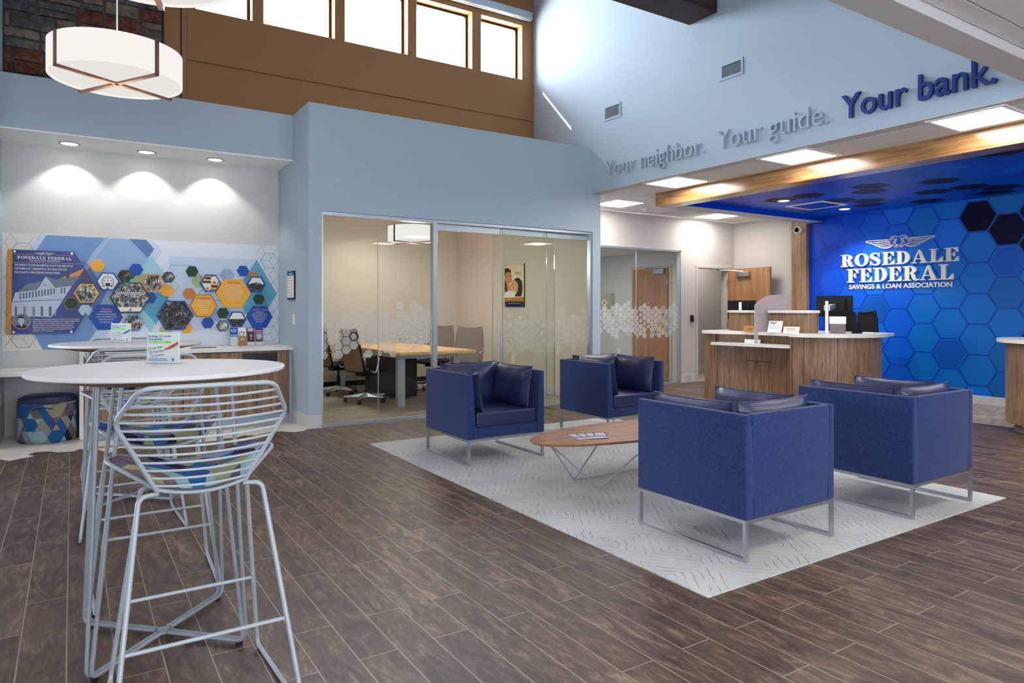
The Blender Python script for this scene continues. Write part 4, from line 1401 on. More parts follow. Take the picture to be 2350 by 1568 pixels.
for y, segs in ((1.862, ((-0.509, -0.324), (-0.143, 0.022))), (1.778, ((-0.509, 0.082),))):
    for a, c in segs:
        ribbon(q, fp, [(a, y), (c, y)], 0.0006, 0.0006, 0, 0.0018)
q.build('rule', 'orange', t)
q = B()
eagle(q, fp, -0.236, 1.872, 0.17, 0.0006, 0.0016)
q.build('emblem', 'letterw', t)
q = B()
def addword(c, qq):
    for f in qq.bm.faces:
        q.poly([v.co.copy() for v in f.verts])
    qq.bm.free()
serif_word('ROSEDALE FEDERAL', fp, -0.472, 1.814, 0.030, 0.472, 0.0004, 0.0014, addword)
q.text('SAVINGS & LOAN ASSOCIATION', fp, -0.236, 1.793, 0.011, 0.26, 0.0007, 0.0007, 'C', 0, 0.02)
for i, s in enumerate(('OUR MISSION: TO EARN AN ESSENTIAL ROLE IN THE LIVES OF OUR', 'CUSTOMERS AND COMMUNITIES BY PROVIDING EFFECTIVE', 'SOLUTIONS FOR THEIR EVERYDAY BANKING NEEDS.')):
    q.text(s, fp, -0.492, 1.741 - i * 0.0375, 0.0205, (0.502, 0.446, 0.39)[i], 0.0007, 0.0007, 'L', 0, 0.012)
for i, s in enumerate(('ESTABLISHED IN 1908, ROSEDALE FEDERAL HAS DEEP ROOTS IN THE BALTIMORE', "AREA. AT FIRST, THE ASSOCIATION OPERATED OUT OF SEWARD'S GENERAL STORE", 'ON PHILADELPHIA ROAD IN ROSEDALE, MARYLAND (PICTURED ABOVE).', 'CHARLES H. SEWARD, ONE OF THE ORIGINAL FOUNDERS OF ROSEDALE', 'FEDERAL SAVINGS & LOAN, OPERATED A GENERAL MERCHANDISE STORE', 'WHERE AREA FARMERS COULD SHOP FOR ALL MANNER OF SUPPLIES', 'AND FIND A PLACE TO CONGREGATE.')):
    q.text(s, fp, -0.341, 1.184 - i * 0.0205, 0.0112, (0.408, 0.41, 0.362, 0.352, 0.362, 0.345, 0.182)[i], 0.0007, 0.0007, 'L', 0, 0.012)
q.build('lettering', 'letterw', t)
q = B()
el = lambda cx, cy, rx, ry, n=28: [(cx + rx * math.cos(2 * PI * k / n), cy + ry * math.sin(2 * PI * k / n)) for k in range(n)]
q.flat(fp, el(-0.434, 1.172, 0.079, 0.081), 0.0010, 0)
q.flat(fp, el(-0.434, 1.172, 0.074, 0.076), 0.0013, 1)
q.flat(fp, [(-0.49, 1.122), (-0.45, 1.14), (-0.42, 1.14), (-0.385, 1.118), (-0.41, 1.102), (-0.434, 1.097), (-0.465, 1.104)], 0.0015, 2)
q.flat(fp, [(-0.448, 1.142), (-0.424, 1.142), (-0.434, 1.112)], 0.0017, 4)
q.flat(fp, el(-0.437, 1.178, 0.026, 0.036), 0.0018, 3)
q.flat(fp, [(-0.466, 1.190), (-0.462, 1.215), (-0.437, 1.226), (-0.412, 1.214), (-0.409, 1.188), (-0.416, 1.20), (-0.437, 1.206), (-0.458, 1.202)], 0.0020, 2)
q.flat(fp, rect(-0.450, -0.441, 1.182, 1.186), 0.0021, 2)
q.flat(fp, rect(-0.432, -0.423, 1.182, 1.186), 0.0021, 2)
q.flat(fp, rect(-0.444, -0.430, 1.158, 1.161), 0.0021, 2)
q.build('portrait', ['orange', 'roofgrey', 'ink', 'wallblue', 'letterw'], t)

# hexagon plaques
def plaque(cx, cz, ry, mat, label, d=0.0125, group='hexagon plaques on the mural'):
    t = thing('hexagon_plaque', label, 'hexagon plaque', (cx, 8.64, cz), 0, group)
    B().prism(FY(8.645), hexpts(cx, cz, ry * 1.155), 0, d).build('plate', mat, t)
    return t
def framed(cx, cz, ry, mat, photo, label, num=None, d=0.03, extra=None, bw=0.012, back=0.012):
    t = thing('hexagon_picture', label, 'hexagon picture', (cx, 8.64, cz), 0, 'hexagon pictures on the mural')
    B().prism(FY(8.6445), hexpts(cx, cz, ry * 1.155), back, d).build('frame', mat, t)
    if back < 0.02:
        B().cyl((cx, 8.6445, cz), (cx, 8.632, cz), 0.02, n=16).build('standoff', 'steel', t)
    f2 = FY(8.6445 - d)
    B().flat(f2, hexpts(cx, cz, (ry - bw) * 1.155), 0.0006).build('photo', photo, t)
    if extra:
        e = B()
        extra(e, f2, cx, cz, ry - bw)
        e.build('photo_print', ['ink', 'paper', 'mustard', 'redp', 'photo2'], t)
    if num:
        e = B()
        e.flat(f2, el(cx, cz - ry * 0.78, 0.012, 0.012, 18), 0.0018, 0)
        e.text(num, f2, cx, cz - ry * 0.78 - 0.005, 0.010, None, 0.0024, 0.0024, 'C', 1)
        e.build('number_dot', ['royal', 'paper'], t)
    return t
def worded(cx, cz, ry, mat, title, tcol, lines, ws, label, border=None, d=0.028, body='letterw', lh=0.0115, gap=0.019, ty=None):
    t = thing('hexagon_text_plaque', label, 'hexagon plaque', (cx, 8.64, cz), 0, 'hexagon text plaques on the mural')
    B().prism(FY(8.6445), hexpts(cx, cz, ry * 1.155), min(0.012, d - 0.008), d).build('plate', border or mat, t)
    B().cyl((cx, 8.6485, cz), (cx, 8.6445 - min(0.012, d - 0.008), cz), 0.02, n=16).build('standoff', 'steel', t)
    f2 = FY(8.6445 - d)
    if border:
        B().flat(f2, hexpts(cx, cz, (ry - 0.013) * 1.155), 0.0005).build('face', mat, t)
    y = cz + (ty if ty is not None else ry * 0.58)
    B().text(title, f2, cx, y, 0.021, None, 0.001, 0.001, 'C', 0, 0.006).build('title', tcol, t)
    e = B()
    for i, s in enumerate(lines):
        e.text(s, f2, cx, y - 0.026 - i * gap, lh, ws[i], 0.001, 0.001, 'C', 0, 0.01)
    e.build('lettering', body, t)
    return t
plaque(0.233, 1.767, 0.063, 'mustard', 'plain yellow hexagon beside the top corner of the mission panel')
plaque(0.600, 1.736, 0.062, 'royal', 'plain blue hexagon right above the small dark forest picture', 0.011)
plaque(1.168, 1.732, 0.060, 'green', 'plain dark green hexagon in the upper middle of the mural')
plaque(0.736, 1.423, 0.060, 'royal', 'plain blue hexagon tucked behind the big crowd picture', 0.008)
plaque(0.910, 1.506, 0.064, 'mustard', 'plain yellow hexagon below the small group picture')
plaque(1.138, 1.475, 0.061, 'amber', 'plain brownish orange hexagon above the Community plaque')
plaque(1.727, 1.755, 0.061, 'royal', 'plain blue hexagon near the upper right of the mural')
plaque(1.846, 1.692, 0.055, 'amber', 'brownish orange hexagon half hidden behind the brick building picture', 0.008)
plaque(1.910, 1.416, 0.060, 'green', 'plain dark green hexagon above the Here to Stay plaque')
plaque(1.335, 1.136, 0.061, 'royal', 'plain blue hexagon below the Community plaque')
plaque(1.502, 1.249, 0.061, 'green', 'plain dark green hexagon under the At Its Core plaque')
plaque(1.108, 1.081, 0.062, 'mustard', 'yellow hexagon half hidden behind the workshop picture', 0.008)
tt = thing('hexagon_plaque', 'dark green hexagon with orange outline on the mission panel', 'hexagon plaque', (-0.004, 8.6, 1.357), 0, 'hexagon plaques on the mural')
B().prism(FY(8.6115), hexpts(-0.004, 1.357, 0.0705), 0, 0.006).build('border', 'amber', tt)
B().prism(FY(8.6055), hexpts(-0.004, 1.357, 0.065), 0, 0.0015).build('plate', 'green', tt)
def barn(e, f, x, z, r):
    e.flat(f, hexpts(x, z, r * 1.13), 0.0009, 1)
    for p in ([(-0.62, 0.28), (0, 0.75), (0.62, 0.28)], [(-0.62, 0.28), (-0.62, -0.55)], [(0.62, 0.28), (0.62, -0.55)]):
        ribbon(e, f, [(x + a * r, z + c * r) for a, c in p], 0.0012, 0.0012, 0, 0.003)
    e.flat(f, rect(x - 0.26 * r, x + 0.26 * r, z - 0.62 * r, z - 0.22 * r), 0.0012, 0)
    for a, c in ((-0.4, 0.1), (0.0, 0.42), (0.4, 0.1), (-0.45, -0.3), (0.45, -0.3), (0, 0.05)):
        e.flat(f, rect(x + a * r - 0.004, x + a * r + 0.004, z + c * r - 0.006, z + c * r + 0.006), 0.0012, 0)
    for a in (-0.45, 0.42):
        e.flat(f, el(x + a * r, z - 0.62 * r, 0.014, 0.007, 14), 0.0013, 0)
def flagq(e, f, x, z, r):
    R = r * 1.1
    def cell(x0, x1, z0, z1, mi, d=0.001):
        p = [(a - x, c - z) for a, c in rect(x0, x1, z0, z1)]
        hp = hexpts(0, 0, R)
        # clip the rectangle to the hexagon by half planes
        for k in range(6):
            a, c = hp[k], hp[(k + 1) % 6]
            out = []
            for i in range(len(p)):
                u, v = p[i - 1], p[i]
                du = (c[0] - a[0]) * (u[1] - a[1]) - (c[1] - a[1]) * (u[0] - a[0])
                dv = (c[0] - a[0]) * (v[1] - a[1]) - (c[1] - a[1]) * (v[0] - a[0])
                if (du < 0) != (dv < 0):
                    tt_ = du / (du - dv)
                    out.append((u[0] + (v[0] - u[0]) * tt_, u[1] + (v[1] - u[1]) * tt_))
                if dv >= 0:
                    out.append(v)
            p = out
            if len(p) < 3:
                return
        e.flat(f, [(a + x, c + z) for a, c in p], d, mi)
    n = 4
    s = R / n
    for i in range(-n, n):
        for j in range(-n, n):
            gold = (i < 0) == (j >= 0)
            if gold:
                mi = 2 if (i + j + (1 if i % 2 else 0) // 1) % 2 else 0
            else:
                mi = 1 if (i * 3 + j) % 3 else (3 if (i + j) % 2 else 1)
            cell(x + i * s, x + (i + 1) * s, z + j * s, z + (j + 1) * s, mi)
def sky(e, f, x, z, r):
    e.flat(f, [(x - r * 1.08, z + 0.05 * r), (x + r * 1.08, z + 0.05 * r), (x + r * 0.56, z + r * 0.97), (x - r * 0.56, z + r * 0.97)], 0.0009, 1)
def brick(e, f, x, z, r):
    sky(e, f, x, z, r)
    e.flat(f, [(x - 0.75 * r, z + 0.12 * r), (x + 0.1 * r, z + 0.32 * r), (x + 0.75 * r, z + 0.1 * r), (x + 0.75 * r, z - 0.5 * r), (x - 0.75 * r, z - 0.5 * r)], 0.0012, 4)
    for k in range(6):
        e.flat(f, rect(x - 0.62 * r + k * 0.2 * r, x - 0.55 * r + k * 0.2 * r, z - 0.2 * r, z + 0.0 * r), 0.0014, 0)
def bunting(e, f, x, z, r):
    for k in range(-2, 3):
        cx_ = x + k * 0.36 * r
        for rad, mi in ((0.2, 1), (0.15, 0), (0.10, 1), (0.05, 0)):
            e.flat(f, [(cx_ + rad * r * math.cos(-PI * j / 10), z + 0.42 * r + rad * r * math.sin(-PI * j / 10)) for j in range(10, -1, -1)], 0.0012 + (0.2 - rad) * 0.004, mi)
    e.flat(f, [(x - 0.62 * r, z - 0.95 * r), (x + 0.62 * r, z - 0.95 * r), (x + 0.78 * r, z - 0.66 * r), (x - 0.78 * r, z - 0.66 * r)], 0.0011, 1)
def trunks(e, f, x, z, r):
    for k in (-0.45, -0.15, 0.2, 0.5):
        e.flat(f, rect(x + k * r - 0.004, x + k * r + 0.004, z - 0.25 * r, z + 0.75 * r), 0.0012, 0)
framed(0.328, 1.598, 0.096, 'royal', 'photo3', 'blue framed hexagon picture of a white barn front', '4', extra=barn)
framed(0.490, 1.662, 0.064, 'green', 'photo2', 'small dark hexagon picture of forest trees in green frame', '5', d=0.026)
framed(0.132, 1.466, 0.100, 'mustard', 'photosepia', 'yellow framed hexagon picture overlapping the mission panel', '2', d=0.052, back=0.036)
framed(0.542, 1.423, 0.170, 'green', 'photo1', 'largest green framed hexagon picture of a crowd with bunting', '6', extra=bunting, d=0.034)
framed(0.766, 1.590, 0.101, 'orange', 'photosepia', 'orange framed hexagon picture of a street with tall posts', '8', extra=trunks, d=0.026)
framed(0.921, 1.659, 0.059, 'green', 'photo1', 'small green framed hexagon picture of a group outdoors', '9', d=0.022)
framed(0.120, 1.286, 0.056, 'letterphoto', 'letterphoto', 'pale blue hexagon picture of an old letter', '3', d=0.048, back=0.036)
framed(0.574, 1.146, 0.097, 'mur_blue2', 'photo1', 'pale framed hexagon picture behind the farther table card', '7', d=0.022)
framed(0.991, 1.225, 0.167, 'royal', 'photo2', 'large blue framed hexagon picture of a dim workshop', '10', d=0.032)
framed(1.366, 1.599, 0.099, 'royal', 'photo3', 'blue framed hexagon picture of a black gold red and white flag', '11', extra=flagq)
framed(1.874, 1.594, 0.096, 'royal', 'photo2', 'blue framed hexagon picture of a low brick building', '14', extra=brick)
framed(1.654, 1.175, 0.093, 'royal', 'photo2', 'blue framed hexagon picture of a dark field under grey sky', '13', extra=sky)
framed(1.498, 1.098, 0.062, 'green', 'photo3', 'small green framed hexagon picture of a pale snowy scene', '12', d=0.022)
worded(0.314, 1.208, 0.138, 'royal', 'Mission', 'orange', ('OUR MISSION HAS NOT', 'STRAYED FROM ITS BEGINNING BACK', 'IN 1908. WE ARE COMMITTED TO THE', 'COMMUNITIES IN WHICH WE', 'LIVE, WORK, AND PLAY.'), (0.118, 0.19, 0.195, 0.145, 0.125), 'blue hexagon text plaque titled Mission', d=0.011, gap=0.0285, lh=0.0135)
worded(1.289, 1.338, 0.131, 'mustard', 'Community', 'ink', ('MAKING AFFORDABLE HOME', 'OWNERSHIP A REALITY IS PART OF', 'OUR MAIN BUSINESS TO ENRICH LIVES,', 'SUPPORTING FAMILIES', 'AND STRENGTHENING', 'COMMUNITIES.'), (0.13, 0.16, 0.175, 0.10, 0.09, 0.07), 'yellow hexagon text plaque titled Community with brown border', border='amber', gap=0.0265, lh=0.0125)
worded(1.615, 1.486, 0.169, 'mustard', 'At Its Core', 'ink', ('ROSEDALE FEDERAL HAS REMAINED', 'STEADFAST, WITH PURPOSE, INTEGRITY', 'BALANCING AND BLENDING IN BY YOUR', 'SIDE. ROSEDALE FEDERAL HAS NEVER STRAYED', 'AS A MUTUAL ASSOCIATION WHERE WE FIND OURSELVES', 'HAS A BOARD OF DIRECTORS, NO SHAREHOLDERS.', 'ROSEDALE FEDERAL IS A STRONG, STABLE', 'FINANCIAL INSTITUTION THAT WILL', 'CONTINUE TO EVOLVE AND MEET OUR', 'CUSTOMERS FINANCIAL NEEDS.'), (0.155, 0.16, 0.165, 0.225, 0.235, 0.215, 0.18, 0.15, 0.16, 0.13), 'largest yellow hexagon text plaque titled At Its Core', d=0.034, gap=0.0195, lh=0.0105, ty=0.115)
worded(1.914, 1.202, 0.132, 'royal', 'Here to Stay', 'orange', ('ROSEDALE FEDERAL, LIKE', 'MARYLAND, HAS A STRONG PAST, VIBRANT', 'FUTURE, AND IS HERE TO STAY! WE ARE', 'PROUD TO BE A PART OF SUNRISE, AN', 'ENERGETIC, BEAUTIFUL AND', 'THRIVING COMMUNITY!'), (0.10, 0.165, 0.175, 0.15, 0.115, 0.095), 'blue hexagon text plaque titled Here to Stay', gap=0.0225, lh=0.0115)

# counter run
t = thing('niche_counter', 'white quartz countertop with a white end leg in the niche', 'countertop', (1.1, 8.3, 0.0))
B().box(0.062, 2.143, 7.99, 8.648, 0.825, 0.865, 0, 0.003, 1).build('top', 'quartz', t)
B().box(0.062, 0.098, 7.995, 8.64, 0.0045, 0.8245).build('end_leg', 'quartz', t)
def cabinet(x0, x1, label, slot=None):
    t = thing('base_cabinet', label, 'cabinet', ((x0 + x1) / 2, 8.35, 0.0), 0, 'walnut base cabinets in the niche')
    B().box(x0, x1, 8.075, 8.63, 0.10, 0.823).build('carcass', 'black', t)
    B().box(x0, x1, 8.12, 8.16, 0.0045, 0.10).build('toe_kick', 'hall', t)
    m = (x0 + x1) / 2
    for a, c in ((x0 + 0.003, m - 0.002), (m + 0.002, x1 - 0.003)):
        if slot and a < slot[0] and c > slot[1] - 0.01:
            q = B()
            wallpanel(q, FY(8.055), a, c, 0.10, 0.815, [(slot[0], slot[1], slot[2], slot[3])], -0.019, 0)
            q.build('door', 'cab', t)
            s = B().box(slot[0], slot[1], 8.068, 8.074, slot[2], slot[3])
            s.build('slot_dark_plate', 'screen', t)  # dark plate put in for the shade inside the open slot
        else:
            B().box(a, c, 8.055, 8.074, 0.10, 0.815, 0, 0.0015, 1).build('door', 'cab', t)
cabinet(0.10, 1.00, 'walnut base cabinet nearest the low desk in the niche')
cabinet(1.002, 2.12, 'walnut base cabinet with a dark slot, nearest the meeting room', (1.60, 1.985, 0.69, 0.80))
B().box(2.121, 2.143, 8.06, 8.63, 0.0045, 0.823).build('filler_panel', 'hall', bpy.data.objects['niche_counter'])
t = thing('low_desk', 'low white writing desk in the niche over the patterned ottoman', 'desk', (-0.27, 8.3, 0))
B().box(-0.598, 0.06, 7.99, 8.648, 0.655, 0.695, 0, 0.003, 1).build('top', 'quartz', t)
B().box(-0.598, -0.578, 8.02, 8.64, 0.0045, 0.655).build('side_panel', 'gyp', t)
B().box(-0.578, 0.06, 8.62, 8.64, 0.15, 0.655).build('modesty_panel', 'gyp', t)

# ottoman
t = thing('ottoman', 'round ottoman in blue and tan geometric fabric under the low desk', 'ottoman', (-0.20, 8.16, 0.0045))
q = B()
prof = [(0.0, 0.0), (0.225, 0.0), (0.243, 0.012), (0.25, 0.05), (0.252, 0.2), (0.25, 0.34), (0.245, 0.385)]
def pf(u, v):
    k = v * (len(prof) - 1)
    i = min(int(k), len(prof) - 2)
    f = k - i
    r = prof[i][0] * (1 - f) + prof[i + 1][0] * f
    z = prof[i][1] * (1 - f) + prof[i + 1][1] * f
    return (-0.20 + r * math.cos(u * 2 * PI), 8.16 + r * math.sin(u * 2 * PI), 0.0045 + z)
q.grid(pf, 64, 6, closeu=True, uvfn=lambda u, v: (u * 1.57, prof[min(6, int(round(v * 6)))][1]))
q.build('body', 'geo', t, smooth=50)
B().lathe([(0.245, 0.385), (0.252, 0.395), (0.246, 0.405), (0.24, 0.425), (0.20, 0.447), (0.10, 0.455), (0.001, 0.456)], (-0.20, 8.16, 0.0045), 64, caps=False).build('lid', 'leather', t, smooth=50)
q = B()
hp = []
for k in range(13):
    a = math.radians(-118 + 38 * k / 12)
    s = math.sin(PI * k / 12)
    hp.append((-0.20 + (0.256 + 0.022 * s) * math.cos(a), 8.16 + (0.256 + 0.022 * s) * math.sin(a), 0.335 + 0.022 * s))
q.tube(hp, 0.014, 8, flat=0.35)
q.build('handle', 'leather', t, smooth=60)
for k in (0, 12):
    p = hp[k]
    a = math.radians(-118 + 38 * k / 12)
    B().cyl(p, (p[0] + 0.012 * math.cos(a), p[1] + 0.012 * math.sin(a), p[2]), 0.008, n=12).build('rivet', 'gold', t)

# brochures in clear holders
def brochure(x, label, art):
    t = thing('brochure_holder', label + ', in a clear holder', 'brochure holder', (x, 8.45, 0.865), 0, 'brochure holders on the niche counter')
    f = Fr((x, 8.455, 0.870), (1, 0, 0), (0, 0.20, 1))
    q = B()
    q.box(x - 0.045, x + 0.045, 8.42, 8.52, 0.8655, 0.869)
    q.prism(f, rect(-0.045, 0.045, -0.004, 0.09), 0.012, 0.014)
    q.prism(f, rect(-0.045, 0.045, -0.004, 0.20), -0.004, -0.002)
    q.build('holder', 'clear', t)
    B().prism(f, rect(-0.041, 0.041, 0, 0.212), 0, 0.002).build('brochure', 'paper', t)
    e = B()
    art(e, f)
    e.build('cover_print', ['royal', 'paper', 'mur_blue', 'amber', 'purple', 'skin', 'hairp', 'mur_pale'], t)
def art1(e, f):
    e.flat(f, rect(-0.041, 0.041, 0.135, 0.212), 0.0024, 0)
    e.flat(f, rect(-0.041, 0.041, 0.100, 0.135), 0.0024, 2)
    e.text('BANK MORE.', f, 0, 0.180, 0.014, 0.066, 0.0028, 0.0028, 'C', 1, 0.02)
    e.text('PAY MORE.', f, 0, 0.158, 0.014, 0.060, 0.0028, 0.0028, 'C', 1, 0.02)
    e.bars(f, -0.034, 0.085, [0.05, 0.06, 0.04], 0.003, 0.009, 0.0026, 7)
def art2(e, f):
    e.flat(f, rect(-0.041, 0.041, 0.0, 0.115), 0.0024, 3)
    for k, (x, h) in enumerate(((-0.026, 0.03), (-0.008, 0.036), (0.01, 0.032), (0.026, 0.024))):
        e.flat(f, rect(x - 0.008, x + 0.008, 0.115, 0.115 + h), 0.0026 + k * 0.0001, 1 if k % 2 else 2)
        e.flat(f, el(x, 0.115 + h + 0.007, 0.007, 0.008, 14), 0.0031, 5)
        e.flat(f, [(x - 0.007, 0.115 + h + 0.009), (x + 0.007, 0.115 + h + 0.009), (x + 0.005, 0.115 + h + 0.017), (x - 0.005, 0.115 + h + 0.017)], 0.0033, 6)
    e.bars(f, 0, 0.075, [0.05, 0.04], 0.005, 0.013, 0.0026, 1, 'C')
def art3(e, f):
    e.flat(f, rect(-0.041, 0.041, 0.04, 0.212), 0.0024, 4)
    e.bars(f, 0, 0.195, [0.06, 0.066, 0.05], 0.009, 0.014, 0.0026, 1, 'C')
    e.flat(f, rect(-0.03, 0.034, 0.045, 0.145), 0.0027, 6)
    e.flat(f, el(0.004, 0.115, 0.014, 0.019, 18), 0.003, 5)
    e.flat(f, [(-0.008, 0.066), (0.016, 0.066), (0.008, 0.100), (0.0, 0.100)], 0.0029, 5)
def art4(e, f):
    e.flat(f, rect(-0.041, 0.041, 0.04, 0.212), 0.0024, 4)
    e.text('529 SAVE', f, 0, 0.160, 0.015, 0.064, 0.0028, 0.0028, 'C', 1, 0.02)
    e.text('PLAN AND', f, 0, 0.138, 0.013, 0.058, 0.0028, 0.0028, 'C', 1, 0.02)
    e.bars(f, 0, 0.118, [0.06, 0.062, 0.058, 0.05], 0.009, 0.016, 0.0026, 1, 'C')
brochure(1.592, 'white brochure with blue top', art1)
brochure(1.686, 'orange brochure with a row of people', art2)
brochure(1.780, 'purple brochure with a woman portrait', art3)
brochure(1.875, 'purple brochure with only white words', art4)
t = thing('pen_tray', 'thin dark pen tray lying on the niche counter', 'tray', (1.22, 8.25, 0.865))
B().box(1.10, 1.36, 8.22, 8.27, 0.866, 0.872, 0, 0.002, 1).build('tray', 'bronze', t)

# directory board and switch on the niche side wall
fs = FX(2.145)
t = thing('directory_board', 'narrow blue and white notice board on the niche side wall', 'notice board', (2.14, 8.03, 1.40))
B().prism(fs, rect(-8.178, -7.889, 1.406, 1.736), 0, 0.018).build('board', 'black', t)
B().flat(fs, rect(-8.176, -7.891, 1.408, 1.734), 0.0185).build('border', 'royal', t)
B().flat(fs, rect(-8.176, -7.891, 1.43, 1.684), 0.0188).build('sheet', 'paper', t)
e = B()
for k in range(7):
    z = 1.66 - k * 0.034
    for y in (-8.15, -8.02):
        e.flat(fs, rect(y, y + 0.022, z - 0.012, z + 0.006), 0.0192, 0)
        e.flat(fs, rect(y + 0.03, y + 0.085, z - 0.002, z + 0.002), 0.0192, 1)
        e.flat(fs, rect(y + 0.03, y + 0.07, z - 0.010, z - 0.007), 0.0192, 1)
e.bars(fs, -8.033, 1.700, [0.13], 0.012, 0.02, 0.0192, 2, 'C')
e.build('lettering', ['inkgrey', 'inkgrey', 'paper'], t)
t = thing('light_switch', 'white light switch plate on the niche side wall', 'light switch', (2.14, 7.95, 1.13))
B().prism(fs, rect(-7.987, -7.915, 1.123, 1.238), 0, 0.006).build('plate', 'white', t)
B().prism(fs, rect(-7.968, -7.934, 1.148, 1.213), 0.006, 0.010).build('rocker', 'paper', t)

# ------------------------------------------------------------------ rug
b = B().prism(FZ(0), [(2.40, 2.10), (5.38, 2.10), (5.38, 6.25), (2.40, 6.25)], 0.0005, 0.006)
t = tag(b.build('rug', 'rug', smooth=None), 'pale grey carpet rug with scratchy line pattern under the lounge chairs', 'rug')
RUG = 0.006

# ------------------------------------------------------------------ lounge chairs (local space, front at +Y)
def pillow(b, fr, w, h, th, mi=0, n=14):
    """seamed cushion: centre at the frame origin, w along u, h along v"""
    def surf(sg):
        def fn(s, t_):
            u, v = s * 2 - 1, t_ * 2 - 1
            e = ((1 - abs(u) ** 3.5) * (1 - abs(v) ** 3.5)) ** 0.5
            pu = u * (w / 2) * (1 - 0.035 * (1 - v * v))
            pv = v * (h / 2) * (1 - 0.05 * (1 - u * u))
            wr = 0.0025 * math.sin(9 * u + 4 * v) * e
            return fr.p(pu, pv, sg * (th / 2 * e + 0.001) + wr)
        return fn
    b.grid(surf(1), n, n, mi)
    g = len(b.bm.faces)
    b.grid(lambda s, t_: surf(-1)(1 - s, t_), n, n, mi)
    return b
def seam(b, fr, w, h, r=0.004, n=14):
    pts = []
    for side in range(4):
        for k in range(n):
            q = -1 + 2 * k / n
            u, v = ((q, -1), (1, q), (-q, 1), (-1, -q))[side]
            pts.append(fr.p(u * (w / 2) * (1 - 0.035 * (1 - v * v)), v * (h / 2) * (1 - 0.05 * (1 - u * u)), 0))
    b.tube(pts, r, 6, True)
    return b
def make_lounge():
    t = thing('lounge_chair', '-', 'armchair', (0, 0, 0), 0, 'blue cube armchairs on the rug')
    hx, hy, z0, z1 = 0.385, 0.395, 0.215, 0.752
    L = dict(parent=t, world=False)
    B().box(-hx + 0.06, hx - 0.06, -hy + 0.06, hy - 0.008, z0 + 0.002, 0.305, 0, 0.012, 3).build('seat_base', 'fabric', smooth=40, **L)
    for s in (-1, 1):
        o, ti, bi = s * hx, s * (hx - 0.045), s * (hx - 0.085)
        xs = [(o, z0), (bi, z0), (ti, z1), (o, z1)] if s < 0 else [(bi, z0), (o, z0), (o, z1), (ti, z1)]
        y0, y1 = -hy, hy
        p = [(xs[0][0], y0, z0), (xs[1][0], y0, z0), (xs[1][0], y1, z0), (xs[0][0], y1, z0)]
        top = [xs[3], xs[2]] if s < 0 else [xs[3], xs[2]]
        lo, hi = sorted((o, ti))
        pts = [(min(o, bi), y0, z0), (max(o, bi), y0, z0), (max(o, bi), y1, z0), (min(o, bi), y1, z0), (lo, y0, z1), (hi, y0, z1), (hi, y1, z1), (lo, y1, z1)]
        B().hexa(pts, 0, 0.012, 3).build('armrest', 'fabric', smooth=40, **L)
    pts = [(-hx + 0.05, -hy, z0), (hx - 0.05, -hy, z0), (hx - 0.05, -hy + 0.085, z0), (-hx + 0.05, -hy + 0.085, z0), (-hx + 0.05, -hy, z1), (hx - 0.05, -hy, z1), (hx - 0.05, -hy + 0.045, z1), (-hx + 0.05, -hy + 0.045, z1)]
    B().hexa(pts, 0, 0.010, 3).build('backrest', 'fabric', smooth=40, **L)
    B().box(-hx + 0.088, hx - 0.088, -hy + 0.09, hy - 0.004, 0.307, 0.432, 0, 0.022, 4).build('seat', 'leather', smooth=50, **L)
    zc = 0.60
    def cush(name, fr, w, h, th):
        c = pillow(B(), fr, w, h, th)
        c.build(name, 'leather', smooth=60, **L)
        seam(B(), fr, w, h).build('piping', 'leather', parent=[x for x in t.children if x.name.startswith(name)][-1], world=False, smooth=60)
    cush('back_cushion', Fr((0, -hy + 0.145, zc + 0.012), (1, 0, 0), (0, -0.16, 1)), 0.60, 0.375, 0.15)
    cush('side_cushion', Fr((-hx + 0.135, 0.075, zc + 0.005), (0, -1, 0), (-0.14, 0, 1)), 0.58, 0.375, 0.13)
    cush('side_cushion', Fr((hx - 0.135, 0.075, zc + 0.005), (0, 1, 0), (0.14, 0, 1)), 0.58, 0.375, 0.13)
    for s in (-1, 1):
        q = B()
        xa, xb = sorted((s * (hx - 0.003), s * (hx - 0.025)))
        q.box(xa, xb, -hy + 0.002, hy - 0.002, 0.0, 0.018, 0, 0.002, 1)
        q.box(xa, xb, -hy + 0.002, -hy + 0.022, 0.018, 0.196)
        q.box(xa, xb, hy - 0.022, hy - 0.002, 0.018, 0.196)
        q.box(xa, xb, -hy + 0.002, hy - 0.002, 0.196, 0.2148)
        q.build('leg_frame', 'steel', **L)
    for y in (-hy + 0.002, hy - 0.022):
        B().box(-hx + 0.026, hx - 0.026, y, y + 0.02, 0.196, 0.2148).build('base_rail', 'steel', **L)
    return t
lounge = make_lounge()
lounge.location = (3.26, 2.665, RUG)
lounge['label'] = 'blue cube armchair nearest the camera, seen from behind'
dup(lounge, (4.71, 2.575, RUG), 0, 'blue cube armchair seen from behind at the right end of the rug')
dup(lounge, (3.11, 5.29, RUG), PI, 'blue cube armchair facing us in front of the meeting room glass')
dup(lounge, (4.815, 5.53, RUG), PI, 'blue cube armchair beyond the oval coffee table, partly hidden')

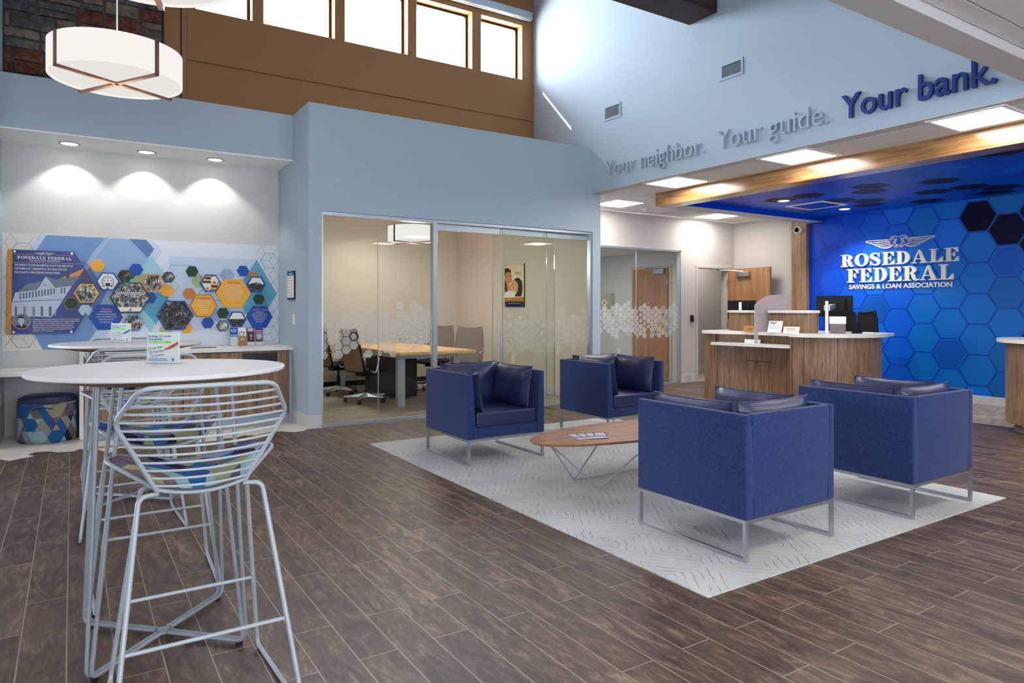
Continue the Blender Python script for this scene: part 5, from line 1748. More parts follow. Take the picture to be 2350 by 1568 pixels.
# ------------------------------------------------------------------ coffee table
t = thing('coffee_table', 'long oval walnut coffee table on bent wire legs', 'coffee table', (3.68, 3.86, RUG))
cx_, cy_, ax, ay, zt = 3.68, 3.86, 1.02, 0.355, 0.385
se = lambda a, k: (math.copysign(abs(math.cos(a)) ** k, math.cos(a)), math.copysign(abs(math.sin(a)) ** k, math.sin(a)))
q = B()
V = []
for sc, z in ((0.965, zt - 0.022), (0.985, zt - 0.020), (1.0, zt - 0.006), (0.996, zt)):
    V.append([q.bm.verts.new((cx_ + ax * sc * math.cos(2 * PI * k / 72), cy_ + (ay - ax * (1 - sc) * 0.9) * math.sin(2 * PI * k / 72), z)) for k in range(72)])
for A, C_ in zip(V, V[1:]):
    for k in range(72):
        q.bm.faces.new([A[k], A[(k + 1) % 72], C_[(k + 1) % 72], C_[k]])
q.bm.faces.new(list(reversed(V[0])))
q.bm.faces.new(V[-1])
q.build('tabletop', 'cofwood', t, smooth=35)
zb, r_ = zt - 0.028, 0.0055
FA, FB = (3.188, 3.79), (3.172, 4.063)
for sg in (1, -1):
    m = lambda x, y, z: (x if sg > 0 else 2 * cx_ - x, y, z)
    TL = m(2.79, 3.84, zb)
    z_ = RUG + r_
    for F_, T2 in ((FA, m(3.66, 3.66, zb)), (FB, m(3.52, 4.08, zb))):
        B().tube(fillet([TL, m(F_[0], F_[1], z_), T2], 0.03, 4), r_, 8).build('leg', 'greywire', t, smooth=60)
B().tube([(FB[0] + 0.01, FB[1], RUG + r_ + 0.003), (2 * cx_ - FB[0] - 0.01, FB[1], RUG + r_ + 0.003)], r_, 8).build('floor_rail', 'greywire', t, smooth=60)
B().box(2.78, 4.58, 3.83, 3.87, zb + 0.0, zb + 0.0058).build('top_bracket', 'steel', t)
for i, (x, y, a) in enumerate(((3.045, 3.86, 0.05), (3.10, 3.835, -0.10), (3.15, 3.81, -0.22), (3.20, 3.79, -0.36))):
    fr = Fr((x, y, zt + 0.001 + i * 0.0016), (math.cos(a - 0.25), math.sin(a - 0.25), 0), (-math.sin(a - 0.25), math.cos(a - 0.25), 0))
    t = thing('brochure', ['leftmost purple brochure, bottom of the fan on the coffee table', 'second purple brochure from the left in the fan on the coffee table', 'third purple brochure from the left in the fan on the coffee table', 'rightmost purple brochure, top of the fan on the coffee table'][i], 'brochure', (x, y, zt), 0, 'fanned brochures on the coffee table')
    B().prism(fr, rect(-0.05, 0.05, -0.105, 0.105), 0, 0.0012).build('sheet', 'paper', t)
    e = B()
    e.flat(fr, rect(-0.05, 0.05, -0.075, 0.105), 0.0014, 0)
    e.bars(fr, 0, 0.065, [0.07, 0.082, 0.076, 0.08, 0.07], 0.016, 0.026, 0.0015, 1, 'C')
    e.build('cover_print', ['purple', 'paper'], t)

# ------------------------------------------------------------------ bar tables and stools
def make_bar_table(loc, label):
    t = thing('bar_table', label, 'bar table', loc, 0, 'round white bar tables')
    L = dict(parent=t, world=False)
    R, zt = 0.457, 1.068
    B().lathe([(0.001, zt - 0.017), (R - 0.006, zt - 0.017), (R - 0.001, zt - 0.013), (R, zt - 0.003), (R - 0.003, zt), (0.001, zt)], n=96, caps=False).build('tabletop', 'laminate', smooth=35, **L)
    B().lathe([(0.001, zt - 0.045), (R - 0.15, zt - 0.045), (R - 0.008, zt - 0.0175), (0.001, zt - 0.0175)], n=96, caps=False).build('under_edge', 'tabwood', smooth=35, **L)
    h, r = 0.257, 0.0075
    for sx, sy in ((1, 1), (1, -1), (-1, 1), (-1, -1)):
        q = B()
        d = Vector((sx, sy, 0)).normalized()
        n_ = Vector((-d.y, d.x, 0))
        foot = Vector((sx * h, sy * h, 0.02))
        for k in (-1, 1):
            o = n_ * (0.009 * k)
            o2 = n_ * (0.05 * k)
            q.tube(fillet([Vector((sx * 0.02, sy * 0.02, 0.022)) + o, foot + o, Vector((sx * 0.19, sy * 0.19, zt - 0.046)) + o2], 0.035, 5), r, 8)
        q.build('leg', 'greywire_dark', smooth=60, **L)
        B().cyl((foot.x * 0.93, foot.y * 0.93, 0.0), (foot.x * 0.93, foot.y * 0.93, 0.014), 0.012, n=12).build('glide', 'bronze', **L)
    B().cyl((0, 0, 0.014), (0, 0, 0.03), 0.022, n=16).build('hub', 'greywire_dark', **L)
    return t
bt = make_bar_table((0.305, 3.03, 0), 'round white bar table nearest the camera')
dup(bt, (0.325, 5.35, 0), 0, 'round white bar table farther away near the niche counter')

def make_stool():
    t = thing('bar_stool', '-', 'bar stool', (0, 0, 0), 0, 'grey wire bar stools')
    L = dict(parent=t, world=False)
    zs = lambda x: 0.708 + 0.095 * (abs(x) / 0.265) ** 2
    # back shell: rim and wires
    half = [(-0.130, -0.060, 0.725), (-0.252, -0.115, 0.957), (-0.190, -0.215, 1.066)]
    rim = half + [(-x, y, z) for x, y, z in reversed(half)]
    pts = [Vector(rim[0])] + fillet([rim[0], rim[1], rim[2], rim[3], rim[4], rim[5]], 0.034, 6)[1:-1] + [Vector(rim[5])]
    B().tube(pts, 0.0078, 10).build('back_rim', 'greywire', smooth=60, **L)
    left = fillet([half[0], half[1], half[2]], 0.034, 6)
    q = B()
    zz = [0.745 + (1.040 - 0.745) * k / 11 for k in range(12)]
    for z in zz:
        for a, c in zip(left, left[1:]):
            if a.z <= z <= c.z:
                f = (z - a.z) / (c.z - a.z)
                p = a.lerp(c, f)
                w = abs(p.x)
                bow = 0.055 * (w / 0.25) ** 1.3
                q.tube([(p.x + 2 * w * k / 16, p.y - bow * (1 - (2 * k / 16 - 1) ** 2), p.z - 0.006 * (1 - (2 * k / 16 - 1) ** 2)) for k in range(17)], 0.0042, 6)
                break
    q.build('back_wires', 'greywire', smooth=60, **L)
    # seat rim, wires, cushion
    wy = [(-0.06, 0.130), (0.105, 0.262), (0.20, 0.258), (0.36, 0.165)]
    def W(y):
        for (a, wa), (c, wc) in zip(wy, wy[1:]):
            if a <= y <= c:
                return wa + (wc - wa) * (y - a) / (c - a)
        return wy[-1][1]
    side = [(-w, y, zs(w)) for y, w in wy]
    front = [(-0.165 + 0.33 * k / 10, 0.36 + 0.015 * (1 - (2 * k / 10 - 1) ** 2), zs(-0.165 + 0.33 * k / 10)) for k in range(1, 10)]
    back = [(0.13 - 0.26 * k / 10, -0.06, zs(0.13 - 0.26 * k / 10)) for k in range(1, 10)]
    loop = side + front + [(-x, y, z) for x, y, z in reversed(side)] + back
    B().tube(fillet(loop, 0.03, 3, True), 0.0070, 8, True).build('seat_rim', 'greywire', smooth=60, **L)
    q = B()
    for k in range(1, 9):
        y = -0.06 + 0.42 * k / 9
        w = W(y)
        q.tube([(-w + 2 * w * j / 14, y, zs(-w + 2 * w * j / 14)) for j in range(15)], 0.0040, 6)
    q.build('seat_wires', 'greywire', smooth=60, **L)
    q = B()
    def cu(top):
        def fn(u, v):
            y = -0.045 + 0.395 * v
            w = W(min(max(y, -0.06), 0.36)) * 0.955
            x = (2 * u - 1) * w
            e = ((1 - abs(2 * u - 1) ** 5) * (1 - abs(2 * v - 1) ** 6)) ** 0.5
            return (x, y, zs(x) + 0.007 + (0.036 * e if top else 0.0) + 0.003)
        return fn
    uv = lambda u, v: (u * 0.5, v * 0.40)
    q.grid(cu(True), 24, 16, 0, uvfn=uv)
    q.grid(lambda u, v: cu(False)(1 - u, v), 24, 16, 0, uvfn=uv)
    q.build('seat_cushion', 'geoseat', smooth=60, **L)
    for s in (-1, 1):
        p = [(s * 0.128, -0.052, 0.716), (s * 0.183, -0.072, 0.716), (s * 0.268, -0.275, 0.012), (s * 0.245, 0.275, 0.012), (s * 0.165, 0.085, 0.708), (s * 0.118, 0.10, 0.716)]
        B().tube([Vector(p[0])] + fillet(p, 0.038, 6)[1:-1] + [Vector(p[-1])], 0.0080, 10).build('leg_frame', 'greywire', smooth=60, **L)
        for y in (-0.23, 0.23):
            x = s * (0.2665 if y < 0 else 0.2475)
            B().box(x - 0.009, x + 0.009, y - 0.02, y + 0.02, 0.0, 0.009).build('glide', 'bronze', **L)
    for z, y, x in ((0.29, -0.190, 0.2335), (0.30, 0.196, 0.211)):
        B().tube([(-x, y, z), (x, y, z)], 0.0068, 8).build('footrest', 'greywire', smooth=60, **L)
    return t
stool = make_stool()
stool.location = (0.356, 2.467, 0)
stool['label'] = 'grey wire bar stool nearest the camera, seen from behind'
dup(stool, (0.33, 3.62, 0), PI, 'grey wire bar stool on the far side of the nearest bar table, facing us')
dup(stool, (0.305, 4.705, 0), 0, 'grey wire bar stool seen from behind at the farther bar table')
dup(stool, (0.33, 5.95, 0), PI, 'grey wire bar stool on the far side of the farther bar table')

def table_card(loc, rz, label, blue):
    t = thing('table_card', label, 'table card', loc, rz, 'credit card table cards')
    L = dict(parent=t, world=False)
    B().box(-0.077, 0.077, -0.008, 0.028, 0.0, 0.004).box(-0.077, 0.077, -0.008, -0.006, 0.004, 0.134).box(-0.077, 0.077, 0.0, 0.002, 0.004, 0.134).build('holder', 'clear', **L)
    B().box(-0.075, 0.075, -0.0055, -0.0005, 0.004, 0.133).build('card', 'paper', **L)
    f = Fr((0, -0.0084, 0), (1, 0, 0), (0, 0, 1))
    e = B()
    e.text('Exciting', f, -0.066, 0.112, 0.0085, 0.042, 0, 0, 'L', 0, 0.015)
    e.text('NEW', f, -0.020, 0.112, 0.0085, 0.024, 0, 0, 'L', 1, 0.015)
    e.text('credit', f, 0.008, 0.112, 0.0085, 0.030, 0, 0, 'L', 0, 0.015)
    e.text('card options!', f, -0.066, 0.1, 0.0085, 0.066, 0, 0, 'L', 0, 0.015)
    e.flat(f, rect(-0.066, 0.04, 0.087, 0.0955), 0, 1)
    e.text('The best part? You get to choose.', f, -0.063, 0.0893, 0.0045, 0.075, 0.0004, 0.0004, 'L', 2)
    g = Fr((0, -0.0084, 0), (0.985, 0, 0.17), (-0.17, 0, 0.985))
    for i, s in enumerate(('Low Rate', 'Cash Back', 'Rewards')):
        x, y = -0.055 + i * 0.003, 0.066 - i * 0.0165
        for p in ((x, y, x + 0.013, y + 0.0012), (x, y + 0.009, x + 0.013, y + 0.0102), (x, y, x + 0.0012, y + 0.0102), (x + 0.012, y, x + 0.013, y + 0.0102)):
            e.flat(g, rect(p[0], p[2], p[1], p[3]), 0.0002, 3)
        e.text(s, g, x + 0.019, y + 0.001, 0.0085, None, 0.0002, 0.0002, 'L', 3)
        if i == (0 if blue else 1):
            ribbon(e, g, [(x + 0.003, y + 0.005), (x + 0.006, y + 0.002), (x + 0.012, y + 0.010)], 0.0004, 0.0004, 4, 0.0009)
    e.bars(f, -0.066, 0.019, [0.085, 0.092], 0.0022, 0.006, 0, 0)
    e.flat(f, rect(0.045, 0.052, 0.011, 0.024), 0, 0)
    mk = [(0.072, 0.094), (0.030, 0.072), (0.014, 0.064), (0.018, 0.060), (0.036, 0.062), (0.074, 0.082)]
    e.flat(f, mk, 0.0005, 5)
    e.flat(f, [(0.014, 0.064), (0.018, 0.060), (0.008, 0.059)], 0.0007, 3)
    e.flat(f, [(0.046, 0.080), (0.050, 0.082), (0.054, 0.071), (0.050, 0.069)], 0.0007, 3)
    e.build('card_print', ['royal', 'lime', 'paper', 'ink', 'bluep' if blue else 'redp', 'bluep' if blue else 'redp'], **L)
    return t
table_card((0.3275, 3.236, 1.068), -0.725, 'white credit card offer card with red marker on the nearest bar table', False)
table_card((0.2865, 5.405, 1.068), -0.725, 'white credit card offer card with blue marker on the farther bar table', True)

# ------------------------------------------------------------------ meeting room furniture
def make_task_chair(back, arm, black=False):
    t = thing('office_chair', '-', 'office chair', (0, 0, 0))
    L = dict(parent=t, world=False)
    q = B()
    def seat(top):
        def fn(u, v):
            x = (2 * u - 1) * (0.245 - 0.02 * v)
            y = -0.22 + 0.46 * v
            e = ((1 - abs(2 * u - 1) ** 4) * (1 - abs(2 * v - 1) ** 4)) ** 0.4
            return (x, y, 0.455 + (0.035 * e if top else -0.05 * e) - 0.05 * max(0, v - 0.8) ** 1)
        return fn
    q.grid(seat(True), 14, 12)
    q.grid(lambda u, v: seat(False)(1 - u, v), 14, 12)
    q.build('seat', 'blackmesh', smooth=60, **L)
    q = B()
    def bk(side, off):
        def fn(u, v):
            w = 0.225 - 0.035 * v + 0.02 * math.sin(v * PI)
            x = (2 * u - 1) * w
            y = -0.235 - 0.04 * math.sin(v * PI * 0.9) - 0.10 * v ** 2 + 0.045 * (2 * u - 1) ** 2
            z = 0.44 + 0.56 * v + 0.02 * abs(2 * u - 1) ** 3 * v
            return (x, y + off, z)
        return fn
    q.grid(lambda u, v: bk(1, 0.012)(1 - u, v), 14, 14)
    q.grid(bk(-1, -0.012), 14, 14)
    q.build('backrest', back, smooth=60, **L)
    rimp = [bk(1, 0)(u, v) for u, v in [(0, k / 10) for k in range(11)] + [(k / 8, 1) for k in range(1, 8)] + [(1, 1 - k / 10) for k in range(11)] + [(1 - k / 8, 0) for k in range(1, 8)]]
    B().tube(rimp, 0.016, 8, True).build('back_frame', 'black' if back == 'meshback' else back, smooth=60, **L)
    for s in (-1, 1):
        if arm == 'chrome':
            q = B().tube(fillet([(s * 0.255, -0.10, 0.45), (s * 0.285, -0.05, 0.42), (s * 0.285, 0.02, 0.66), (s * 0.285, -0.20, 0.67), (s * 0.245, -0.25, 0.65)], 0.04, 4), 0.008, 8)
        else:
            q = B().tube(fillet([(s * 0.245, 0.0, 0.43), (s * 0.29, 0.0, 0.44), (s * 0.29, 0.0, 0.64)], 0.04, 4), 0.014, 8).box(s * 0.29 - 0.035, s * 0.29 + 0.035, -0.12, 0.13, 0.64, 0.665, 0, 0.008)
        q.build('armrest', 'chrome' if arm == 'chrome' else 'black', smooth=60, **L)
    B().cyl((0, 0, 0.11), (0, 0, 0.27), 0.028, n=16).cyl((0, 0, 0.27), (0, 0, 0.37), 0.016, n=16).build('gas_column', 'black', smooth=40, **L)
    B().box(-0.09, 0.09, -0.13, 0.12, 0.365, 0.41, 0, 0.012).build('mechanism', 'black', **L)
    q = B()
    q.cyl((0, 0, 0.07), (0, 0, 0.13), 0.045, 0.035, 20)
    for k in range(5):
        a = 2 * PI * k / 5 + 0.3
        c, s = math.cos(a), math.sin(a)
        P = lambda d, w, z: (c * d - s * w, s * d + c * w, z)
        q.hexa([P(0.03, -0.028, 0.075), P(0.30, -0.016, 0.072), P(0.30, 0.016, 0.072), P(0.03, 0.028, 0.075), P(0.03, -0.022, 0.125), P(0.30, -0.012, 0.092), P(0.30, 0.012, 0.092), P(0.03, 0.022, 0.125)])
    q.build('star_base', 'chrome', **L)
    for k in range(5):
        a = 2 * PI * k / 5 + 0.3
        c, s = math.cos(a), math.sin(a)
        q = B().cyl((0.285 * c - 0.02 * s, 0.285 * s + 0.02 * c, 0.0275), (0.285 * c + 0.02 * s, 0.285 * s - 0.02 * c, 0.0275), 0.0275, n=18)
        q.cyl((0.285 * c, 0.285 * s, 0.0275), (0.285 * c, 0.285 * s, 0.075), 0.008, n=8)
        q.build('caster', 'black', smooth=40, **L)
    return t
oc = make_task_chair('meshback', 'chrome')
oc.location = (3.46, 9.12, 0)
oc.rotation_euler = (0, 0, -PI / 2 + 0.25)
oc['label'] = 'black and tan office chair with chrome arm loops left of the table, nearer the glass'
oc['group'] = 'office chairs at the meeting table'
dup(oc, (3.42, 10.2, 0), -PI / 2 + 0.1, 'black and tan office chair left of the meeting table, farther from the glass')
og = make_task_chair('greyback', 'chrome')
og.location = (4.93, 9.02, 0)
og.rotation_euler = (0, 0, 2.25)
og['label'] = 'grey backed office chair right of the meeting table, nearer the glass'
og['group'] = 'office chairs at the meeting table'
dup(og, (4.95, 10.05, 0), 2.15, 'grey backed office chair right of the meeting table, farther from the glass')
t = thing('meeting_table', 'maple topped meeting table with square metal legs behind the glass', 'table', (4.06, 9.5, 0))
B().box(3.50, 4.62, 8.05, 11.0, 0.705, 0.742, 0, 0.003, 1).build('tabletop', 'maple', t)
for x in (3.60, 4.42):
    for y in (8.34, 10.70):
        B().box(x, x + 0.10, y, y + 0.09, 0.0, 0.64, 0, 0.004, 1).build('leg', 'alu', t)
B().box(3.62, 4.50, 8.36, 8.42, 0.64, 0.704).box(3.62, 4.50, 10.72, 10.78, 0.64, 0.704).box(3.63, 3.69, 8.42, 10.72, 0.64, 0.704).box(4.43, 4.49, 8.42, 10.72, 0.64, 0.704).build('apron', 'alu', t)
B().box(3.90, 4.22, 9.1, 10.3, 0.03, 0.69).build('dark_block', 'black', t)  # added black block standing in for a dark reflection under the table
t = thing('radiator_cover', 'long low beige cabinet against the far meeting room wall', 'cabinet', (3.9, 11.25, 0))
B().box(2.30, 5.9, 11.15, 11.385, 0.09, 0.42).build('body', 'beige', t)
B().box(2.30, 5.9, 11.19, 11.385, 0.0, 0.09).build('plinth', 'black', t)
# poster
fs = FX(6.10)
t = thing('poster', 'poster of a woman hugged by a child on the meeting room wall', 'poster', (6.09, 9.36, 1.34))
B().prism(fs, rect(-9.65, -9.075, 1.335, 2.03), 0.018, 0.024).build('board', 'navy', t)
for y, z in ((-9.62, 2.0), (-9.105, 2.0), (-9.62, 1.365), (-9.105, 1.365)):
    B().cyl(fs.p(y, z, 0.0005), fs.p(y, z, 0.03), 0.012, n=14).build('standoff', 'steel', t)
q = B()
d = 0.0243
X0, X1 = -9.648, -9.077
q.flat(fs, rect(X0, X1, 1.42, 2.028), d, 0)
q.flat(fs, rect(X0, X1, 1.42, 1.485), d + 0.0002, 1)
q.flat(fs, [(X0, 1.485), (X0 + 0.30, 1.485), (X0 + 0.30, 1.56), (X0 + 0.22, 1.60), (X0 + 0.10, 1.59), (X0, 1.56)], d + 0.0004, 5)
q.flat(fs, [(X0, 1.56), (X0 + 0.12, 1.60), (X0 + 0.20, 1.66), (X0 + 0.22, 1.80), (X0 + 0.19, 1.91), (X0 + 0.10, 1.95), (X0, 1.93)], d + 0.0006, 2)
q.flat(fs, [(X0, 1.85), (X0 + 0.05, 1.90), (X0 + 0.12, 1.915), (X0 + 0.20, 1.88), (X0 + 0.18, 1.94), (X0 + 0.10, 1.975), (X0, 1.97)], d + 0.0008, 4)
q.flat(fs, [(X0, 1.58), (X0 + 0.08, 1.60), (X0 + 0.05, 1.72), (X0, 1.78)], d + 0.0007, 4)
q.flat(fs, [(X0 + 0.16, 1.60), (X0 + 0.34, 1.58), (X0 + 0.40, 1.66), (X0 + 0.36, 1.76), (X0 + 0.26, 1.775), (X0 + 0.19, 1.73), (X0 + 0.155, 1.68)], d + 0.001, 3)
q.flat(fs, [(X0 + 0.30, 1.50), (X0 + 0.50, 1.50), (X0 + 0.54, 1.62), (X0 + 0.52, 1.74), (X0 + 0.44, 1.80), (X0 + 0.34, 1.80), (X0 + 0.28, 1.77), (X0 + 0.37, 1.74), (X0 + 0.41, 1.66), (X0 + 0.38, 1.58)], d + 0.0012, 4)
q.flat(fs, el(X0 + 0.365, 1.645, 0.022, 0.032, 14), d + 0.0014, 3)
for x, z in ((0.10, 1.85), (0.175, 1.845)):
    ribbon(q, fs, [(X0 + x - 0.02, z), (X0 + x, z + 0.006), (X0 + x + 0.02, z - 0.002)], d + 0.001, d + 0.001, 4, 0.004)
ribbon(q, fs, smoothpts([(X0 + 0.12, 1.715), (X0 + 0.16, 1.70), (X0 + 0.195, 1.735)], 5), d + 0.0011, d + 0.0011, 5, 0.008)
ribbon(q, fs, smoothpts([(X0 + 0.155, 1.84), (X0 + 0.175, 1.79), (X0 + 0.15, 1.775)], 5), d + 0.0011, d + 0.0011, 6, 0.004)
ribbon(q, fs, [(X0 + 0.235, 1.715), (X0 + 0.26, 1.70)], d + 0.0013, d + 0.0013, 4, 0.004)
q.build('picture', ['poster', 'gold', 'skin', 'skin2', 'hairp', 'paper', 'orange'], t)
q = B()
q.text('Peace', fs, X0 + 0.32, 1.865, 0.045, 0.17, d + 0.0006, d + 0.0006, 'L', 0)
q.bars(fs, X0 + 0.36, 1.835, [0.16], 0.008, 0.02, d + 0.0006, 1)
eagle(q, fs, X0 + 0.14, 1.455, 0.13, d + 0.0006, d + 0.0008, 2)
q.bars(fs, X0 + 0.10, 1.385, [0.38], 0.010, 0.02, d + 0.0006, 1)
q.build('lettering', ['ink', 'inkgrey', 'paper'], t)
t = thing('wall_outlet', 'white wall outlet low on the meeting room wall under the poster', 'outlet', (6.09, 9.43, 0.40))
B().prism(fs, rect(-9.467, -9.395, 0.405, 0.52), 0.0, 0.006).build('plate', 'white', t)
B().prism(fs, rect(-9.447, -9.415, 0.425, 0.455), 0.006, 0.008).prism(fs, rect(-9.447, -9.415, 0.47, 0.50), 0.006, 0.008).build('socket', 'paper', t)
fo = FX(9.0)
t = thing('wall_outlet', 'white wall outlet low on the wall inside the glazed office', 'outlet', (8.99, 10.10, 0.40))
B().prism(fo, rect(-10.136, -10.064, 0.42, 0.535), 0, 0.006).build('plate', 'white', t)
B().prism(fo, rect(-10.116, -10.084, 0.44, 0.47), 0.006, 0.008).prism(fo, rect(-10.116, -10.084, 0.485, 0.515), 0.006, 0.008).build('socket', 'paper', t)
t = thing('wall_box', 'beige metal box mounted on the office wall behind the hexagon band', 'wall box', (8.95, 10.33, 1.30))
B().box(8.88, 8.998, 10.22, 10.45, 1.31, 1.61, 0, 0.006).build('case', 'beige', t)
B().box(8.876, 8.88, 10.235, 10.435, 1.325, 1.595).build('cover', 'beige', t)

# ------------------------------------------------------------------ teller counters
def arc(cx, cy, rx, ry, a0, a1, n=16):
    return [(cx + rx * math.cos(math.radians(a0 + (a1 - a0) * k / n)), cy + ry * math.sin(math.radians(a0 + (a1 - a0) * k / n))) for k in range(n + 1)]
def offset_path(pts, d):
    out = []
    N = len(pts)
    for i, p in enumerate(pts):
        a, c = pts[max(i - 1, 0)], pts[min(i + 1, N - 1)]
        dx, dy = c[0] - a[0], c[1] - a[1]
        ln = math.hypot(dx, dy) or 1
        out.append((p[0] - dy / ln * d, p[1] + dx / ln * d))
    return out
F0 = FZ(0)
def wallpath(b, path, th, z0, z1, mi=0):
    """upright curved panel along a plan path; thickness to the left of the path"""
    inn = offset_path(path, th)
    for i in range(len(path) - 1):
        p, q_ = path[i], path[i + 1]
        r_, s_ = inn[i + 1], inn[i]
        v = [b.bm.verts.new((x, y, z)) for z in (z0, z1) for x, y in (p, q_, r_, s_)]
        for f in ((0, 1, 5, 4), (2, 3, 7, 6), (4, 5, 6, 7), (3, 2, 1, 0)) + (((3, 0, 4, 7),) if i == 0 else ()) + (((1, 2, 6, 5),) if i == len(path) - 2 else ()):
            b.bm.faces.new([v[k] for k in f]).material_index = mi
    bmesh.ops.remove_doubles(b.bm, verts=b.bm.verts, dist=1e-5)
    return b
t = thing('teller_counter', 'oak teller counter with white tops and rounded ends before the blue wall', 'teller counter', (8.3, 5.7, 0))
endp = arc(8.37, 5.35, 0.77, 0.73, 180, 290, 22)
front = [(7.60, 5.345)] + endp[1:] + [(9.05, 4.80), (9.05, 6.6), (8.60, 7.02)]
lobe = arc(7.92, 6.70, 0.26, 0.26, 60, 205, 14)
top = front + [(8.1, 6.97)] + lobe + [(7.73, 6.42), (7.80, 6.25), (7.82, 6.0), (7.80, 5.6), (7.74, 5.352)]
q = B().prism(F0, top, 0.945, 0.985)
q.build('countertop', 'quartz', t)
bodyarc = [(7.68, 5.36)] + arc(8.38, 5.36, 0.70, 0.67, 182, 292, 20)
n1 = len(bodyarc)
for (i0, i1) in ((0, 3), (3, 9), (9, n1 - 1)):
    seg = bodyarc[i0:i1 + 1]
    # shave a hair off both ends so the seams between panels read as dark lines
    a, c = Vector(seg[0]), Vector(seg[1])
    seg = [tuple(a + (c - a).normalized() * 0.008)] + seg[1:]
    wallpath(B(), seg, 0.03, 0.0, 0.9445).build('front_panel', 'countwood', t, smooth=30)
wallpath(B(), offset_path(bodyarc, 0.032), 0.02, 0.0, 0.94).build('core', 'black', t)
B().box(7.68, 7.95, 5.362, 5.385, 0.0, 0.944).build('return_panel', 'countwood', t)
bay = [(7.76, 6.80), (7.74, 6.62), (7.80, 6.44), (7.86, 6.2), (7.88, 5.9), (7.86, 5.65), (7.80, 5.50), (7.72, 5.40)]
bay = smoothpts(bay, 4)
wallpath(B(), bay, 0.03, 0.0, 0.79).build('bay_panel', 'countwood', t, smooth=40)
wallpath(B(), smoothpts([(7.80, 6.82), (7.80, 6.62), (7.86, 6.42), (7.93, 6.2), (7.95, 5.9), (7.93, 5.65), (7.86, 5.46), (7.80, 5.39)], 4), 0.03, 0.832, 0.944).build('upper_apron', 'countwood', t, smooth=40)
shelf = [(7.60, 6.60)] + smoothpts([(7.60, 6.60), (7.62, 6.2), (7.66, 5.8), (7.70, 5.39)], 4) + [(7.93, 5.39), (7.97, 5.9), (7.95, 6.2), (7.88, 6.5), (7.80, 6.64)]
B().prism(F0, shelf, 0.792, 0.83).build('low_shelf', 'quartz', t)
wallpath(B(), arc(7.96, 6.72, 0.23, 0.23, 70, 200, 12), 0.03, 0.0, 0.944).build('end_panel', 'countwood', t, smooth=40)
f = FX(7.838)
B().prism(f, rect(-6.15, -5.75, 0.585, 0.592), 0.02, 0.025).build('panel_seam', 'black', t)
ris1 = smoothpts([(8.30, 6.86), (8.12, 6.66), (8.02, 6.35), (7.98, 6.02)], 5)
ris2 = smoothpts([(7.96, 5.90), (7.94, 5.65), (7.95, 5.45), (8.00, 5.33), (8.11, 5.27)], 5)
for rp in (ris1, ris2):
    wallpath(B(), rp, 0.10, 0.9855, 1.245).build('riser', 'countwood', t, smooth=40)
    o_ = offset_path(rp, -0.03) + list(reversed(offset_path(rp, 0.22)))
    B().prism(F0, o_, 1.246, 1.28).build('riser_cap', 'quartz', t)
B().box(8.02, 8.30, 6.62, 6.98, 1.262, 1.268).build('glass_shelf', 'clear', t)
# frosted divider
t = thing('privacy_screen', 'frosted arched privacy screen standing on the teller counter', 'privacy screen', (8.05, 5.963, 0.83))
prof = [(7.735, 0.8315), (7.80, 0.8315), (7.80, 0.9865), (8.40, 0.9865), (8.40, 1.475)] + [(8.28 + 0.10 * math.cos(a), 1.44 + 0.055 * math.sin(a)) for a in ()] + smoothpts([(8.36, 1.490), (8.22, 1.497), (8.08, 1.485), (7.95, 1.455), (7.83, 1.405), (7.735, 1.345)], 4)
M_ = B().prism(FY(5.958), prof, -0.012, 0.0)
M_.build('panel', 'acryl', t)
# things on the counter
def easel(cx, cy, z, w, h, rz, label, col, marks):
    t = thing('counter_sign', label, 'counter sign', (cx, cy, z), rz)
    L = dict(parent=t, world=False)
    f = Fr((0, 0, 0.002), (1, 0, 0), (0, 0.42, 1))
    B().prism(f, rect(-w / 2, w / 2, 0, h), -0.004, 0.0).build('plate', col, **L)
    B().hexa([(-w * 0.3, 0.0, 0), (w * 0.3, 0.0, 0), (w * 0.3, 0.06, 0), (-w * 0.3, 0.06, 0), (-w * 0.3, 0.012, 0.012), (w * 0.3, 0.012, 0.012), (w * 0.3, 0.06, 0.008), (-w * 0.3, 0.06, 0.008)]).build('stand', 'clear', **L)
    e = B()
    marks(e, f, w, h)
    e.build('lettering', ['ink', 'royal', 'inkgrey', 'orange'], **L)
rz_ = -PI / 2 + 0.25
easel(7.79, 6.10, 0.985, 0.155, 0.085, rz_, 'gold FDIC sign on the teller counter left of the privacy screen', 'gold', lambda e, f, w, h: (e.text('FDIC', f, 0.01, h * 0.25, h * 0.42, w * 0.52, 0.0006, 0.0006, 'C', 0, 0.01), e.bars(f, -w * 0.42, h * 0.6, [w * 0.12], 0.005, 0.01, 0.0006, 0)))
easel(7.79, 5.70, 0.985, 0.185, 0.165, rz_, 'white notice sheet on the teller counter right of the privacy screen', 'paper', lambda e, f, w, h: (e.bars(f, -w * 0.4, h * 0.84, [w * 0.5, w * 0.4], 0.010, 0.018, 0.0006, 1), e.bars(f, -w * 0.4, h * 0.58, [w * 0.75, w * 0.7, w * 0.74, w * 0.6], 0.004, 0.014, 0.0006, 2)))
easel(7.80, 5.46, 0.985, 0.205, 0.088, rz_, 'small cream sign on the teller counter nearest its rounded end', 'paper', lambda e, f, w, h: (e.bars(f, -w * 0.3, h * 0.62, [w * 0.55], 0.012, 0.018, 0.0006, 3), e.bars(f, -w * 0.34, h * 0.36, [w * 0.66], 0.010, 0.018, 0.0006, 3)))
t = thing('sign_block', 'small white box with three labels on the low counter shelf', 'sign block', (7.80, 6.05, 0.83), -PI / 2 + 0.12)
B().box(-0.11, 0.11, -0.02, 0.02, 0.0, 0.052, 0, 0.003, 1).build('block', 'laminate', t, world=False)
e = B()
